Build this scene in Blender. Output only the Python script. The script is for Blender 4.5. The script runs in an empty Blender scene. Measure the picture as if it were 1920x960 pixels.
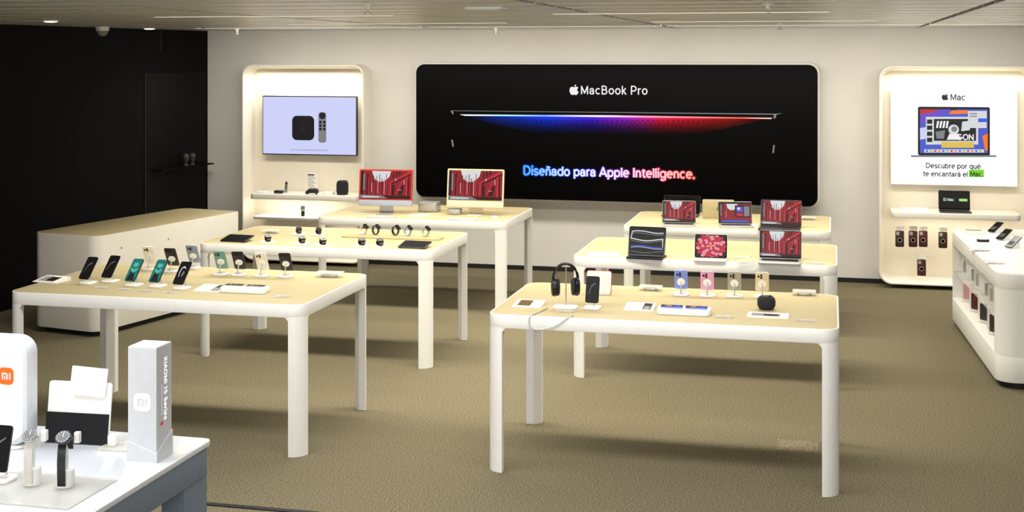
import bpy, bmesh, math, random
from mathutils import Matrix, Vector
random.seed(7)
SC = bpy.context.scene
C = SC.collection
R = math.radians
PI = math.pi
H, F, HY = 2.5, 2500.0, 105.0
YAW = math.atan2(600, 2500); cs, sn = math.cos(YAW), math.sin(YAW)
def P(px, py, z):
    d = (H-z)*F/(py-HY); xc = (px-960)/F*d
    return (cs*xc-sn*d, sn*xc+cs*d)
def W(px, py, Y):
    r = (px-960)/F; X = Y*(r*cs-sn)/(cs+r*sn); d = -X*sn+Y*cs
    return (X, H-(py-HY)*d/F)

# ------------------------------------------------------------ materials
def lin(h):
    h = h.lstrip('#'); out = []
    for i in (0, 2, 4):
        v = int(h[i:i+2], 16)/255
        out.append(v/12.92 if v <= .04045 else ((v+.055)/1.055)**2.4)
    return tuple(out)
def mat(name, hexc, rough=.5, metal=0., var=.05, scale=30, bump=0., alpha=1., stretch=None, spec=.4, lo=.3, hi=.7, detail=4):
    m = bpy.data.materials.new(name); m.use_nodes = True
    n, l = m.node_tree.nodes, m.node_tree.links
    b = n['Principled BSDF']; c = lin(hexc)
    tc = n.new('ShaderNodeTexCoord'); nz = n.new('ShaderNodeTexNoise')
    nz.inputs['Scale'].default_value = scale; nz.inputs['Detail'].default_value = detail
    if stretch:
        mp = n.new('ShaderNodeMapping'); mp.inputs['Scale'].default_value = stretch
        l.new(tc.outputs['Object'], mp.inputs['Vector']); l.new(mp.outputs['Vector'], nz.inputs['Vector'])
    else: l.new(tc.outputs['Object'], nz.inputs['Vector'])
    cr = n.new('ShaderNodeValToRGB')
    cr.color_ramp.elements[0].position = lo; cr.color_ramp.elements[1].position = hi
    cr.color_ramp.elements[0].color = tuple(max(0, v*(1-var)) for v in c)+(1,)
    cr.color_ramp.elements[1].color = tuple(min(1, v*(1+var)) for v in c)+(1,)
    l.new(nz.outputs['Fac'], cr.inputs['Fac']); l.new(cr.outputs['Color'], b.inputs['Base Color'])
    b.inputs['Roughness'].default_value = rough; b.inputs['Metallic'].default_value = metal
    b.inputs['Specular IOR Level'].default_value = spec
    b.inputs['Alpha'].default_value = alpha
    if bump:
        bp = n.new('ShaderNodeBump'); bp.inputs['Strength'].default_value = bump; bp.inputs['Distance'].default_value = .003
        l.new(nz.outputs['Fac'], bp.inputs['Height']); l.new(bp.outputs['Normal'], b.inputs['Normal'])
    return m
def emat(name, hexc, s=1., rough=.3):
    m = bpy.data.materials.new(name); m.use_nodes = True
    b = m.node_tree.nodes['Principled BSDF']
    b.inputs['Base Color'].default_value = (.01, .01, .01, 1); b.inputs['Roughness'].default_value = rough
    b.inputs['Specular IOR Level'].default_value = .2
    b.inputs['Emission Color'].default_value = lin(hexc)+(1,); b.inputs['Emission Strength'].default_value = s
    return m
def gmat(name, stops, x0, x1, s=1., fade=None, power=1.6):
    m = bpy.data.materials.new(name); m.use_nodes = True
    n, l = m.node_tree.nodes, m.node_tree.links
    e = n['Principled BSDF']
    e.inputs['Base Color'].default_value = lin('#050506')+(1,); e.inputs['Roughness'].default_value = .5; e.inputs['Specular IOR Level'].default_value = .05
    tc = n.new('ShaderNodeTexCoord'); sp = n.new('ShaderNodeSeparateXYZ')
    l.new(tc.outputs['Object'], sp.inputs[0])
    mr = n.new('ShaderNodeMapRange'); mr.inputs['From Min'].default_value = x0; mr.inputs['From Max'].default_value = x1
    l.new(sp.outputs['X'], mr.inputs['Value'])
    cr = n.new('ShaderNodeValToRGB'); els = cr.color_ramp.elements
    els[0].position = stops[0][0]; els[0].color = lin(stops[0][1])+(1,)
    els[1].position = stops[-1][0]; els[1].color = lin(stops[-1][1])+(1,)
    for p_, h_ in stops[1:-1]:
        q = els.new(p_); q.color = lin(h_)+(1,)
    l.new(mr.outputs['Result'], cr.inputs['Fac']); l.new(cr.outputs['Color'], e.inputs['Emission Color'])
    if fade:
        m2 = n.new('ShaderNodeMapRange'); m2.inputs['From Min'].default_value = fade[0]; m2.inputs['From Max'].default_value = fade[1]
        m2.inputs['To Min'].default_value = 0; m2.inputs['To Max'].default_value = 1
        l.new(sp.outputs['Z'], m2.inputs['Value'])
        pw = n.new('ShaderNodeMath'); pw.operation = 'POWER'; pw.inputs[1].default_value = power
        l.new(m2.outputs['Result'], pw.inputs[0])
        mu = n.new('ShaderNodeMath'); mu.operation = 'MULTIPLY'; mu.inputs[1].default_value = s
        l.new(pw.outputs[0], mu.inputs[0]); l.new(mu.outputs[0], e.inputs['Emission Strength'])
    else: e.inputs['Emission Strength'].default_value = s
    return m

M_WHITE = mat('white_lacquer', '#e8e6e1', .35, var=.02)
M_CREAM = mat('cream_lacquer', '#e8e3d8', .4, var=.02)
M_VEN = mat('pale_veneer', '#b3a57f', .5, var=.08, scale=6, stretch=(2, 30, 1), spec=.2)
M_WALL = mat('wall_paint', '#d5d2cc', .75, var=.02, scale=3)
M_NICHE = mat('niche_panel', '#ece4d2', .6, var=.02, scale=3)
M_CARPET = mat('carpet', '#6c6450', .95, var=.72, scale=135, spec=.05, lo=.36, hi=.64, detail=8)
M_CEIL = mat('ceiling_metal', '#c6c5c1', .35, var=.04, scale=4, metal=.2)
M_PLEN = mat('plenum_dark', '#14120f', .9)
M_BLACKWALL = mat('black_wall', '#050506', .65, var=.2, scale=3, spec=.1)
M_DGLASS = mat('dark_glass', '#09090a', .5, spec=.1)
M_PANEL = mat('screen_black', '#050506', .5, spec=.05, var=.01)
M_DARK = mat('dark_trim', '#141414', .6)
M_BLK = mat('black_plastic', '#0c0c0e', .35)
M_BLKG = mat('black_glass', '#050506', .12, spec=.4)
M_WPL = mat('white_plastic', '#f2f0ec', .35, var=.02)
M_PAPER = mat('paper', '#f1ede4', .7, var=.02)
M_GREY = mat('grey_print', '#8e8a84', .7)
M_DIM = mat('dim_grey', '#3a3936', .7)
M_ALU = mat('aluminium', '#bcbcbb', .35, metal=.6, var=.03)
M_ALUD = mat('dark_aluminium', '#45464a', .35, metal=.6, var=.03)
M_GOLD = mat('pale_gold', '#cdb98c', .4, metal=.2, var=.03)
M_SILV = mat('silver_tower', '#d2d4d7', .4, var=.03)
M_SLATE = mat('slate_grey', '#74808f', .5, var=.04)
M_ACR = mat('clear_acrylic', '#f4f4f0', .08, alpha=.28, var=.01)
M_ACR2 = mat('frosted_acrylic', '#f0ede4', .2, alpha=.5, var=.01)
M_BRONZE = mat('bronze', '#8a6a3c', .3, metal=.8)
PH = {k: mat('phone_'+k, v, .35, metal=.15, var=.03) for k, v in dict(
    black='#17181a', white='#e9e4d8', blue='#7b90da', slate='#7f90a6', green='#6f9d92', pink='#dfa0c8',
    stone='#a8a194', gold='#dccbae').items()}
M_RED = mat('red_back', '#b83a30', .4); M_YEL = mat('yellow_back', '#c9b276', .4)
M_CASE = mat('wine_case', '#4a1f24', .5); M_CASER = mat('crimson_case', '#9a2a42', .5); M_CASEB = mat('brown_case', '#3c2723', .5); M_CASEP = mat('pink_case', '#bb8c94', .5)
E = lambda n, h, s=1.: emat('glow_'+n, h, s)
E_W = E('white', '#f4f4f8', .95); E_BLK = E('black', '#050507', .3); E_LAV = E('lavender', '#cdd0f8', 1.)
E_RED = E('red', '#94192a', .9); E_RED2 = E('bright_red', '#cc2c3a', .9); E_DRED = E('dark_red', '#38090f', .8); E_SKY = E('sky', '#dfe3e4', .9)
E_TEAL = E('teal', '#1d7d74', .9); E_TEAL2 = E('light_teal', '#5cc0ae', .9); E_PINK = E('pink', '#f0a2b4', .9); E_MAG = E('magenta', '#c31f46', .9)
E_BLUE = E('blue', '#2f5fe0', 1.); E_ORG = E('orange', '#ff7a1a', 1.); E_GRN = E('green', '#7fd83a', .95); E_GREY = E('grey', '#8b8d92', .8)
E_PUR = E('purple', '#6f4fd0', .9); E_DG = E('dark_grey', '#25252b', .6); E_YEL = E('yellow', '#e7c85a', .9); E_INK = E('ink', '#1a1a1c', .6); E_VIO = E('violet_blue', '#4d5ccc', .95)
E_LAMP = E('lamp', '#fff0cc', 3.5); E_STRIP = E('strip', '#fff4dc', 1.0); E_PW = E('poster_white', '#ffffff', 1.1)

# ------------------------------------------------------------ mesh builder
def rr(w, h, r, n=5, cx=0, cy=0):
    r = max(1e-5, min(r, w/2-1e-6, h/2-1e-6)); out = []
    for sx, sy, a0 in ((1, 1, 0), (-1, 1, 90), (-1, -1, 180), (1, -1, 270)):
        for i in range(n+1):
            a = R(a0+90*i/n)
            out.append((cx+sx*(w/2-r)+r*math.cos(a), cy+sy*(h/2-r)+r*math.sin(a)))
    return out
AX = {'z': lambda u, v, t: (u, v, t), 'y': lambda u, v, t: (u, t, v), 'x': lambda u, v, t: (t, u, v)}
class MB:
    def __init__(s): s.v = []; s.f = []; s.fm = []; s.mats = []
    def slot(s, m):
        if m is None: return 0
        if m not in s.mats: s.mats.append(m)
        return s.mats.index(m)
    def add(s, vs, fs, m=None, M=None):
        k = len(s.v); i = s.slot(m)
        for v in vs:
            v = Vector(v); s.v.append(M @ v if M else v)
        for f in fs: s.f.append([k+q for q in f]); s.fm.append(i)
        return s
    def loft(s, loops, m=None, M=None, cap=(True, True), closed=True):
        n = len(loops[0]); vs = [p for L in loops for p in L]; fs = []
        for a in range(len(loops)-1):
            for i in range(n if closed else n-1):
                j = (i+1) % n
                fs.append([a*n+i, a*n+j, (a+1)*n+j, (a+1)*n+i])
        if cap[0]: fs.append(list(range(n))[::-1])
        if cap[1]: fs.append([(len(loops)-1)*n+i for i in range(n)])
        return s.add(vs, fs, m, M)
    def prism(s, pts, a, b, axis='z', m=None, M=None):
        g = AX[axis]
        return s.loft([[g(u, v, a) for u, v in pts], [g(u, v, b) for u, v in pts]], m, M)
    def slab(s, w, h, r, a, b, axis='z', ch=0., cx=0, cy=0, m=None, M=None, n=5):
        g = AX[axis]
        if ch <= 0: return s.prism(rr(w, h, r, n, cx, cy), a, b, axis, m, M)
        sg = 1 if b > a else -1
        Ls = [(ch, a), (ch*.3, a+sg*ch*.3), (0, a+sg*ch), (0, b-sg*ch), (ch*.3, b-sg*ch*.3), (ch, b)]
        return s.loft([[g(u, v, t) for u, v in rr(w-2*i, h-2*i, max(r-i, .0005), n, cx, cy)] for i, t in Ls], m, M)
    def box(s, x0, x1, y0, y1, z0, z1, m=None, M=None):
        vs = [(x, y, z) for z in (z0, z1) for y in (y0, y1) for x in (x0, x1)]
        return s.add(vs, [[0, 2, 3, 1], [4, 5, 7, 6], [0, 1, 5, 4], [2, 6, 7, 3], [0, 4, 6, 2], [1, 3, 7, 5]], m, M)
    def lathe(s, prof, n=20, m=None, M=None):
        return s.loft([[(r*math.cos(2*PI*i/n), r*math.sin(2*PI*i/n), z) for i in range(n)] for r, z in prof], m, M)
    def tube(s, path, r, n=8, closed=False, m=None, M=None):
        path = [Vector(p) for p in path]; loops = []
        N = len(path)
        for i, p in enumerate(path):
            if closed: t = path[(i+1) % N]-path[i-1]
            else: t = path[min(i+1, N-1)]-path[max(i-1, 0)]
            t.normalize()
            up = Vector((0, 0, 1)) if abs(t.z) < .9 else Vector((0, 1, 0))
            a = t.cross(up).normalized(); b = t.cross(a)
            rad = r[i] if isinstance(r, (list, tuple)) else r
            loops.append([p+a*rad*math.cos(2*PI*k/n)+b*rad*math.sin(2*PI*k/n) for k in range(n)])
        if closed: loops.append(loops[0])
        return s.loft(loops, m, M, cap=(not closed, not closed))
    def ribbon(s, path, width, t, m=None, M=None, closed=False):
        N = len(path); outer = []; inner = []
        for i in range(N):
            a = path[(i+1) % N if closed else min(i+1, N-1)]; b = path[i-1 if closed else max(i-1, 0)]
            dy, dz = a[0]-b[0], a[1]-b[1]; q = math.hypot(dy, dz) or 1
            ny, nz_ = -dz/q*t/2, dy/q*t/2
            outer.append((path[i][0]+ny, path[i][1]+nz_)); inner.append((path[i][0]-ny, path[i][1]-nz_))
        loops = []
        for i in range(N):
            loops.append([(-width/2, *outer[i]), (width/2, *outer[i]), (width/2, *inner[i]), (-width/2, *inner[i])])
        if closed: loops.append(loops[0])
        return s.loft(loops, m, M, cap=(not closed, not closed))
    def flat(s, pts, y, m=None, M=None):
        return s.add([(u, y, v) for u, v in pts], [list(range(len(pts)))], m, M)
    def pic(s, items, x0, z0, w, h, y, M=None, step=.0004):
        for k, (m, pts) in enumerate(items):
            s.flat([(x0+u*w, z0+v*h) for u, v in pts], y-k*step, m, M)
        return s
    def build(s, name, m=None, parent=None, ang=35, fix=True):
        me = bpy.data.meshes.new(name); me.from_pydata([tuple(v) for v in s.v], [], s.f)
        if s.mats:
            for q in s.mats: me.materials.append(q)
            me.polygons.foreach_set('material_index', s.fm)
        else: me.materials.append(m)
        if fix:
            bm = bmesh.new(); bm.from_mesh(me); bmesh.ops.recalc_face_normals(bm, faces=bm.faces); bm.to_mesh(me); bm.free()
        me.shade_smooth(); me.set_sharp_from_angle(angle=R(ang)); me.update()
        o = bpy.data.objects.new(name, me); C.objects.link(o)
        if parent: o.parent = parent
        return o
def tag(o, label=None, cat=None, group=None, kind=None):
    for k, v in (('label', label), ('category', cat), ('group', group), ('kind', kind)):
        if v: o[k] = v
    return o
def thing(name, label, cat, loc, rot=(0, 0, 0), group=None):
    o = bpy.data.objects.new(name, None); C.objects.link(o); o.empty_display_size = .05
    o.location = loc; o.rotation_euler = rot
    return tag(o, label, cat, group)
# ---- stroke lettering: centre lines of a plain sans alphabet, drawn as flat strokes
def arc(cx, cy, rx, ry, a0, a1, n=12): return [(cx+rx*math.cos(R(a0+(a1-a0)*i/n)), cy+ry*math.sin(R(a0+(a1-a0)*i/n))) for i in range(n+1)]
_b, _X, _K, _A, _D = .045, .48, .68, .71, -.16
_el = lambda cx: arc(cx, .262, .18, .218, 0, 360, 22)
_n = [(.08, .28)]+arc(.225, .3, .145, .18, 180, 0)+[(.37, _b)]
_a = [[(.075, .39)]+arc(.205, .335, .14, .145, 160, 0)+[(.345, 0)], [(.345, .285), (.2, .275)]+arc(.18, .16, .125, .115, 90, 270)+[(.25, .055), (.345, .15)]]
_e = [[(.06, .275)]+arc(.24, .262, .18, .218, 4, 312, 20)]
GL = {
 'a': (.44, _a), 'á': (.44, _a+[[(.19, .58), (.28, .7)]]), 'c': (.45, [arc(.24, .262, .18, .218, 48, 312, 18)]), 'e': (.48, _e), 'é': (.48, _e+[[(.21, .58), (.3, .7)]]),
 'o': (.48, [_el(.24)]), 'k': (.42, [[(.08, 0), (.08, _A)], [(.36, .52), (.08, .2)], [(.17, .3), (.39, 0)]]), 'r': (.3, [[(.08, 0), (.08, .52)], [(.08, .27)]+arc(.235, .32, .155, .16, 180, 78)]),
 'i': (.16, [[(.08, 0), (.08, .52)], 'dot', (.08, .66)]), 'l': (.16, [[(.08, 0), (.08, _A)]]), 's': (.4, [arc(.2, .368, .135, .112, 25, 270, 12)+arc(.2, .15, .15, .106, 90, -155, 12)]),
 'n': (.45, [[(.08, 0), (.08, .52)], _n[:-1]+[(.37, 0)]]), 'ñ': (.45, [[(.08, 0), (.08, .52)], _n[:-1]+[(.37, 0)], [(.1, .61), (.15, .66), (.2, .655), (.26, .625), (.31, .62), (.36, .67)]]),
 'p': (.49, [[(.08, -.2), (.08, .52)], _el(.25)]), 'q': (.49, [[(.42, -.2), (.42, .52)], _el(.24)]), 'd': (.49, [[(.42, 0), (.42, _A)], _el(.24)]), 'b': (.49, [[(.08, 0), (.08, _A)], _el(.25)]),
 'g': (.49, [_el(.24), [(.42, .52), (.42, -.02)]+arc(.24, -.03, .18, .13, 0, -150)]), 't': (.3, [[(.14, .64), (.14, .15)]+arc(.24, .145, .1, .1, 180, 270, 6)+[(.3, .045)], [(.02, _X), (.29, _X)]]),
 'u': (.45, [[(.08, .52), (.08, .22)]+arc(.225, .22, .145, .175, 180, 360)+[(.37, .52)], [(.37, .52), (.37, 0)]]), 'v': (.42, [[(.03, .52), (.21, .03), (.39, .52)]]), 'h': (.45, [[(.08, 0), (.08, _A)], _n[:-1]+[(.37, 0)]]),
 'M': (.68, [[(.09, 0), (.09, .66), (.34, .1), (.59, .66), (.59, 0)]]), 'B': (.54, [[(.08, .0), (.08, .72)], [(.08, _K), (.25, _K)]+arc(.25, .53, .17, .15, 90, -90)+[(.08, .38)], [(.08, .38), (.28, .38)]+arc(.28, .212, .18, .168, 90, -90)+[(.08, _b)]]),
 'P': (.52, [[(.08, 0), (.08, .72)], [(.08, _K), (.27, _K)]+arc(.27, .49, .19, .19, 90, -90)+[(.08, .3)]]), 'D': (.61, [[(.08, _b), (.08, _K), (.25, _K)]+arc(.25, .362, .28, .318, 90, -90, 16)+[(.06, _b)]]),
 'A': (.58, [[(.02, 0), (.29, .68), (.56, 0)], [(.12, .22), (.46, .22)]]), 'I': (.18, [[(.09, 0), (.09, .72)]]), 'X': (.56, [[(.04, 0), (.5, .72)], [(.5, 0), (.04, .72)]]), 'O': (.66, [arc(.33, .362, .27, .318, 0, 360, 24)]),
 'S': (.54, [arc(.27, .525, .18, .155, 25, 270, 14)+arc(.27, .205, .2, .16, 90, -155, 14)]), '1': (.34, [[(.06, .56), (.2, .69), (.2, 0)]]), '5': (.5, [[(.4, _K), (.13, _K), (.1, .38)], arc(.25, .245, .18, .2, 140, -145, 14)]),
 'G': (.66, [arc(.33, .362, .27, .318, 48, 350, 20)+[(.36, .33)]]), 'N': (.63, [[(.09, 0), (.09, .68), (.54, .04), (.54, .72)]]), 'E': (.5, [[(.46, _K), (.08, _K), (.08, _b), (.46, _b)], [(.08, .37), (.42, .37)]]),
 '.': (.17, ['dot', (.08, .05)]), ' ': (.22, [])}
def text(s, m, parent, cx, cz, width, y=0, wt=.09, M=None, name='lettering', track=.02):
    total = sum(GL[ch][0]+track for ch in s)-track; k = width/total; x = -total/2; mb = MB()
    def put(p): return (p[0]*k+cx, (p[1]-.36)*k+cz)
    def flush():
        nonlocal mb
        if mb.f: mb.build(name, m, parent, fix=False)
        mb = MB()
    for ch in s:
        adv, st = GL[ch]
        if ch == ' ': flush()
        i = 0
        while i < len(st):
            if st[i] == 'dot':
                u, v = st[i+1]; mb.flat([put(p) for p in circ(x+u, v, wt*.6, 12)], y, None, M); i += 2; continue
            pl = [(x+u, v) for u, v in st[i]]; i += 1
            for j in range(len(pl)-1):
                (ax, ay), (bx, by) = pl[j], pl[j+1]; L = math.hypot(bx-ax, by-ay)
                if L < 1e-6: continue
                nx, ny = -(by-ay)/L*wt/2, (bx-ax)/L*wt/2
                mb.flat([put(p) for p in ((ax+nx, ay+ny), (ax-nx, ay-ny), (bx-nx, by-ny), (bx+nx, by+ny))], y, None, M)
                if j > 0: mb.flat([put(p) for p in circ(ax, ay, wt/2, 8)], y, None, M)
        x += adv+track
    flush()
APPLE = [(0, .74), (.08, .765), (.18, .795), (.28, .79), (.36, .755), (.42, .70), (.345, .64), (.305, .565), (.30, .49), (.325, .41), (.375, .345), (.44, .305),
         (.41, .22), (.35, .12), (.28, .04), (.2, 0), (.13, .01), (.05, .035), (0, .04), (-.05, .035), (-.13, .01), (-.2, 0), (-.28, .04), (-.36, .13), (-.42, .25),
         (-.455, .40), (-.45, .54), (-.41, .66), (-.34, .75), (-.25, .79), (-.16, .79), (-.07, .76)]
LEAF = [(0, .81), (.02, .88), (.07, .95), (.14, .995), (.205, 1.01), (.2, .95), (.17, .885), (.11, .835), (.05, .81)]
def fruit(mb, cx, cz, s, y, m, M=None):
    for L in (APPLE, LEAF): mb.flat([(cx+u*s, cz+(v-.5)*s) for u, v in L], y, m, M)
def two_letter(mb, cx, cz, s, y, bg, fg, M=None):
    mb.flat(rr(s, s, s*.28, 6, cx, cz), y, bg, M)
    for L in ([(-.28, -.2), (-.28, .2), (0, .2), (.06, .18), (.1, .14), (.12, .08), (.12, -.2), (.02, -.2), (.02, .06), (-.01, .1), (-.18, .1), (-.18, -.2)],
              [(-.12, -.2), (-.04, -.2), (-.04, .03), (-.12, .03)], [(.2, -.2), (.3, -.2), (.3, .2), (.2, .2)]):
        mb.flat([(cx+u*s, cz+v*s) for u, v in L], y-.001, fg, M)
def circ(cx, cz, r, n=18): return [(cx+r*math.cos(2*PI*i/n), cz+r*math.sin(2*PI*i/n)) for i in range(n)]
def q(x0, z0, x1, z1): return [(x0, z0), (x1, z0), (x1, z1), (x0, z1)]
def struct(name, mb, m, ang=30): return tag(mb.build(name, m, None, ang), kind='structure')
# red building picture shown on several screens
RED = [(E_RED, q(0, 0, 1, 1)), (E_SKY, [(.22, 1), (.6, 1), (.57, .8), (.48, .62), (.36, .6), (.27, .7)]), (E_DRED, q(0, 0, .05, 1)), (E_GREY, q(.05, .3, .08, .9)), (E_DRED, q(.12, .1, .15, .9))]
random.seed(11)
for k in range(17):
    u = .15+k*.024+random.uniform(-.006, .006); RED.append(((E_RED2, E_DRED, E_RED, E_PINK, E_DRED)[k % 5], q(u, random.uniform(.05, .25), u+random.uniform(.008, .015), random.uniform(.55, 1.))))
RED += [(E_RED2, [(.55, .55), (.6, .55), (1, .93), (1, 1), (.97, 1)]), (E_DRED, [(.6, .5), (1, .86), (1, .92), (.58, .54)]), (E_RED2, q(.58, .12, .61, .56)), (E_DRED, q(.62, .12, .68, .5)),
        (E_RED2, [(.7, .14), (.72, .14), (.84, .66), (.82, .66)]), (E_DRED, [(.74, .14), (.83, .14), (.87, .45), (.83, .5)]), (E_RED2, q(.9, .1, .93, .8)), (E_DRED, q(.94, .1, .965, .75)), (E_PINK, q(.75, .3, .82, .318)),
        (E_DRED, q(.7, .8, .73, .98)), (E_DRED, q(.76, .86, .79, 1)), (E_DRED, q(.64, .72, .66, .95)), (E_PINK, q(.86, .52, .875, .7)), (E_SKY, q(.69, .66, .71, .72)),
        (E_GREY, [(0, 0), (.55, 0), (.42, .1), (0, .12)]), (E_SKY, [(.05, .02), (.4, .02), (.36, .06), (.05, .07)]), (E_DRED, [(.55, 0), (1, 0), (1, .1), (.45, .1)])]
DESK = RED[:9]+[(E_DG, q(0, .92, 1, 1)), (E_DG, q(.5, .25, .98, .85)), (E_PUR, q(.55, .5, .75, .78)), (E_GREY, q(.78, .3, .95, .8)), (E_BLUE, q(.1, .0, .9, .08)), (E_RED2, q(.55, .3, .75, .45)), (E_SKY, q(.57, .62, .66, .74))]

# ------------------------------------------------------------ room shell
struct('floor', MB().box(-11, 5, -1, 16, -.1, 0), M_CARPET)
mb = MB(); y = 3.0
while y < 15.15:
    x = -9.46
    while x < 5:
        mb.box(x, min(x+2.54, 5), y, min(y+.515, 15.19), 2.81, 2.84); x += 2.6
    y += .6
struct('ceiling', mb, M_CEIL)
struct('trim_1', MB().box(-11, 5, -1, 16, 2.88, 2.95), M_PLEN)
struct('wall_back', MB().box(-7.53, 5, 15.2, 15.4, 0, 2.81), M_WALL)
struct('baseboard_back', MB().box(-7.5, 5, 15.185, 15.2, 0, .05), M_DARK)
ang = math.atan2(.37, 3.7)
WL = Matrix.Translation((-7.53, 15.2, 0)) @ Matrix.Rotation(-ang, 4, 'Z')
struct('wall_left', MB().box(-.2, 0, -9.2, .3, 0, 2.81, None, WL), M_BLACKWALL)
struct('trim_2', MB().box(0, .008, -1.33, -1.31, 0, 2.3, None, WL), M_DARK)
struct('window_1', MB().box(0, .006, -1.3, -.06, .5, 2.3, None, WL), M_DGLASS)
x0, y0 = P(395, 945, 0)
struct('trim_3', MB().box(x0-1.2, x0+.75, y0-.03, y0+.01, 0, .006), M_DARK)
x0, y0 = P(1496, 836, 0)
struct('light_reflex_patch', MB().box(x0-.13, x0+.13, y0-.12, y0+.12, 0, .002), mat('carpet_light_reflex', '#786f5b', .95, var=.68, scale=135, spec=.05, lo=.36, hi=.64, detail=8))  # faint light reflex on the carpet, painted as a slightly lighter thin patch

sh = MB().box(0.006, .15, -1.2, -.1, 1.17, 1.185, None, WL).build('wall_shelf', M_BLACKWALL)
tag(sh, 'narrow black shelf on the black glass at far left', 'shelf')
for k, (yy, lab) in enumerate(((-.62, 'left grey ornament on the dark shelf by the black wall'), (-.48, 'right grey ornament on the dark shelf by the black wall'))):
    p = WL @ Vector((.09, yy, 1.185))
    o = MB().lathe([(.03, 0), (.034, .01), (.012, .03), (.03, .07), (.04, .11), (.028, .14), (.005, .15)], 14).build('ornament', M_DIM)
    o.location = p; tag(o, lab, 'ornament', 'ornaments on the dark shelf')
x0, y0 = P(302, 53, 2.81)
o = MB().tube([(x0, y0, 2.81), (x0, y0, 2.56)], .003).build('hanging_rod', M_DIM); tag(o, 'thin grey rod hanging from the ceiling before the black wall', 'rod')

# ------------------------------------------------------------ ceiling fittings
for px, py, lab in ((95, 39, 'round downlight nearest the left edge of the ceiling'), (280, 53, 'round downlight beside the hanging rod')):
    x, y = P(px, py, 2.808)
    t = thing('downlight', lab, 'ceiling light', (x, y, 2.81), group='round downlights')
    MB().lathe([(.07, 0), (.07, -.006), (.06, -.008), (.06, -.002)], 24).build('trim_ring', M_WPL, t)
    MB().lathe([(.058, -.004), (.055, -.012), (.03, -.016), (.001, -.017)], 24).build('lamp_lens', E_LAMP, t)
x, y = P(192, 50, 2.81)
t = thing('dome_camera', 'white security dome camera under the ceiling at left', 'security camera', (x, y, 2.81))
MB().lathe([(.07, 0), (.07, -.04), (.062, -.045)], 20).build('housing', M_WPL, t)
MB().lathe([(.058, -.045), (.054, -.07), (.036, -.092), (.012, -.1), (.001, -.101)], 20).build('dome', M_GREY, t)
for px, dist, lab in ((445, 15.2, 'leftmost small sprinkler near the wall above the television niche'), (930, 14.8, 'small sprinkler near the wall above the big black screen'),
                      (690, 7.9, 'small sprinkler at the top edge left of the centre'), (1440, 7.9, 'small sprinkler at the top edge right of the centre'), (1462, 12.6, 'small sprinkler above the right part of the big black screen')):
    xc = (px-960)/F*dist; x, y = cs*xc-sn*dist, sn*xc+cs*dist
    t = thing('sprinkler', lab, 'sprinkler', (x, y, 2.81), group='ceiling sprinklers')
    MB().lathe([(.035, 0), (.035, -.008), (.014, -.012), (.012, -.035)], 14).build('collar', M_WPL, t)
    MB().lathe([(.006, -.035), (.006, -.055), (.026, -.056), (.026, -.06)], 14).build('deflector', M_ALU, t)
x, y = P(912, 14, 2.81)
t = thing('ceiling_vent', 'small pale rectangular plate on the ceiling near top centre', 'vent', (x, y, 2.81))
MB().slab(.24, .2, .01, -.012, 0).build('frame', M_WPL, t)
mb = MB()
for k in range(5): mb.box(-.1, .1, -.075+k*.034, -.06+k*.034, -.018, -.011)
mb.build('slats', M_CEIL, t)
for Y_, xa, xb, lab in ((9.5575, -5.2, -3.2, 'slim ceiling light strip over the front left aisle'), (9.5575, -2, .0, 'slim ceiling light strip over the front right aisle'),
                        (11.9575, -5.1, -2.9, 'slim ceiling light strip over the rear left aisle'), (11.9575, -1.6, .4, 'slim ceiling light strip over the rear right aisle')):
    t = thing('ceiling_light', lab, 'ceiling light', ((xa+xb)/2, Y_, 2.81), group='ceiling light strips')
    w = xb-xa
    MB().box(-w/2, w/2, -.042, .042, -.004, .012).build('frame', M_CEIL, t)
    MB().box(-w/2+.02, w/2-.02, -.02, .02, -.006, -.003).build('diffuser', E_STRIP, t)

# ------------------------------------------------------------ big wall screen
YS = 14.99
xl, _ = W(780, 121, YS); xr, _ = W(1533, 122, YS); _, zb = W(1155, 378, YS); _, zt = W(1155, 121, YS)
cxs = (xl+xr)/2; ws = xr-xl; hs = zt-zb
t = thing('wall_screen', 'wide black advertising screen mounted on the back wall', 'screen', (cxs, YS, zb))
def S(px, py):
    X, Z = W(px, py, YS-.004); return (X-cxs, Z-zb)
MB().slab(ws+.05, hs+.05, .12, .03, .21, 'y', .012, 0, hs/2, n=8).build('frame', M_WALL, t)
MB().slab(ws, hs, .1, 0, .05, 'y', .006, 0, hs/2, n=8).build('panel', M_PANEL, t)
cx, cz = S(1151, 169); a, _ = S(1088, 169); b, _ = S(1214, 169)
text('MacBook Pro', E_W, t, cx, cz, b-a, -.004, .1, track=.055)
mb = MB(); cx, cz = S(1076.5, 168.5); fruit(mb, cx, cz, .118, -.004, E_W); mb.build('emblem', None, t, fix=False)
gx0, _ = S(981, 326); gx1, cz = S(1303, 326)
GS = [(0, '#0a6cff'), (.26, '#2454ff'), (.42, '#5a50ff'), (.55, '#a050f0'), (.7, '#f0408f'), (.85, '#ff3f50'), (1, '#ff5548')]
DP = 'Diseñado para Apple Intelligence.'
for wt_, st_, yy in ((.34, .09, -.002), (.25, .3, -.0026)):
    text(DP, gmat('halo_letters', GS, gx0, gx1, st_), t, (gx0+gx1)/2, cz, gx1-gx0, yy, wt_, name='lettering_halo')
text(DP, gmat('glow_letters', GS, gx0, gx1, .9), t, (gx0+gx1)/2, cz, gx1-gx0, -.0034, .175, name='lettering_glow')
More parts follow.
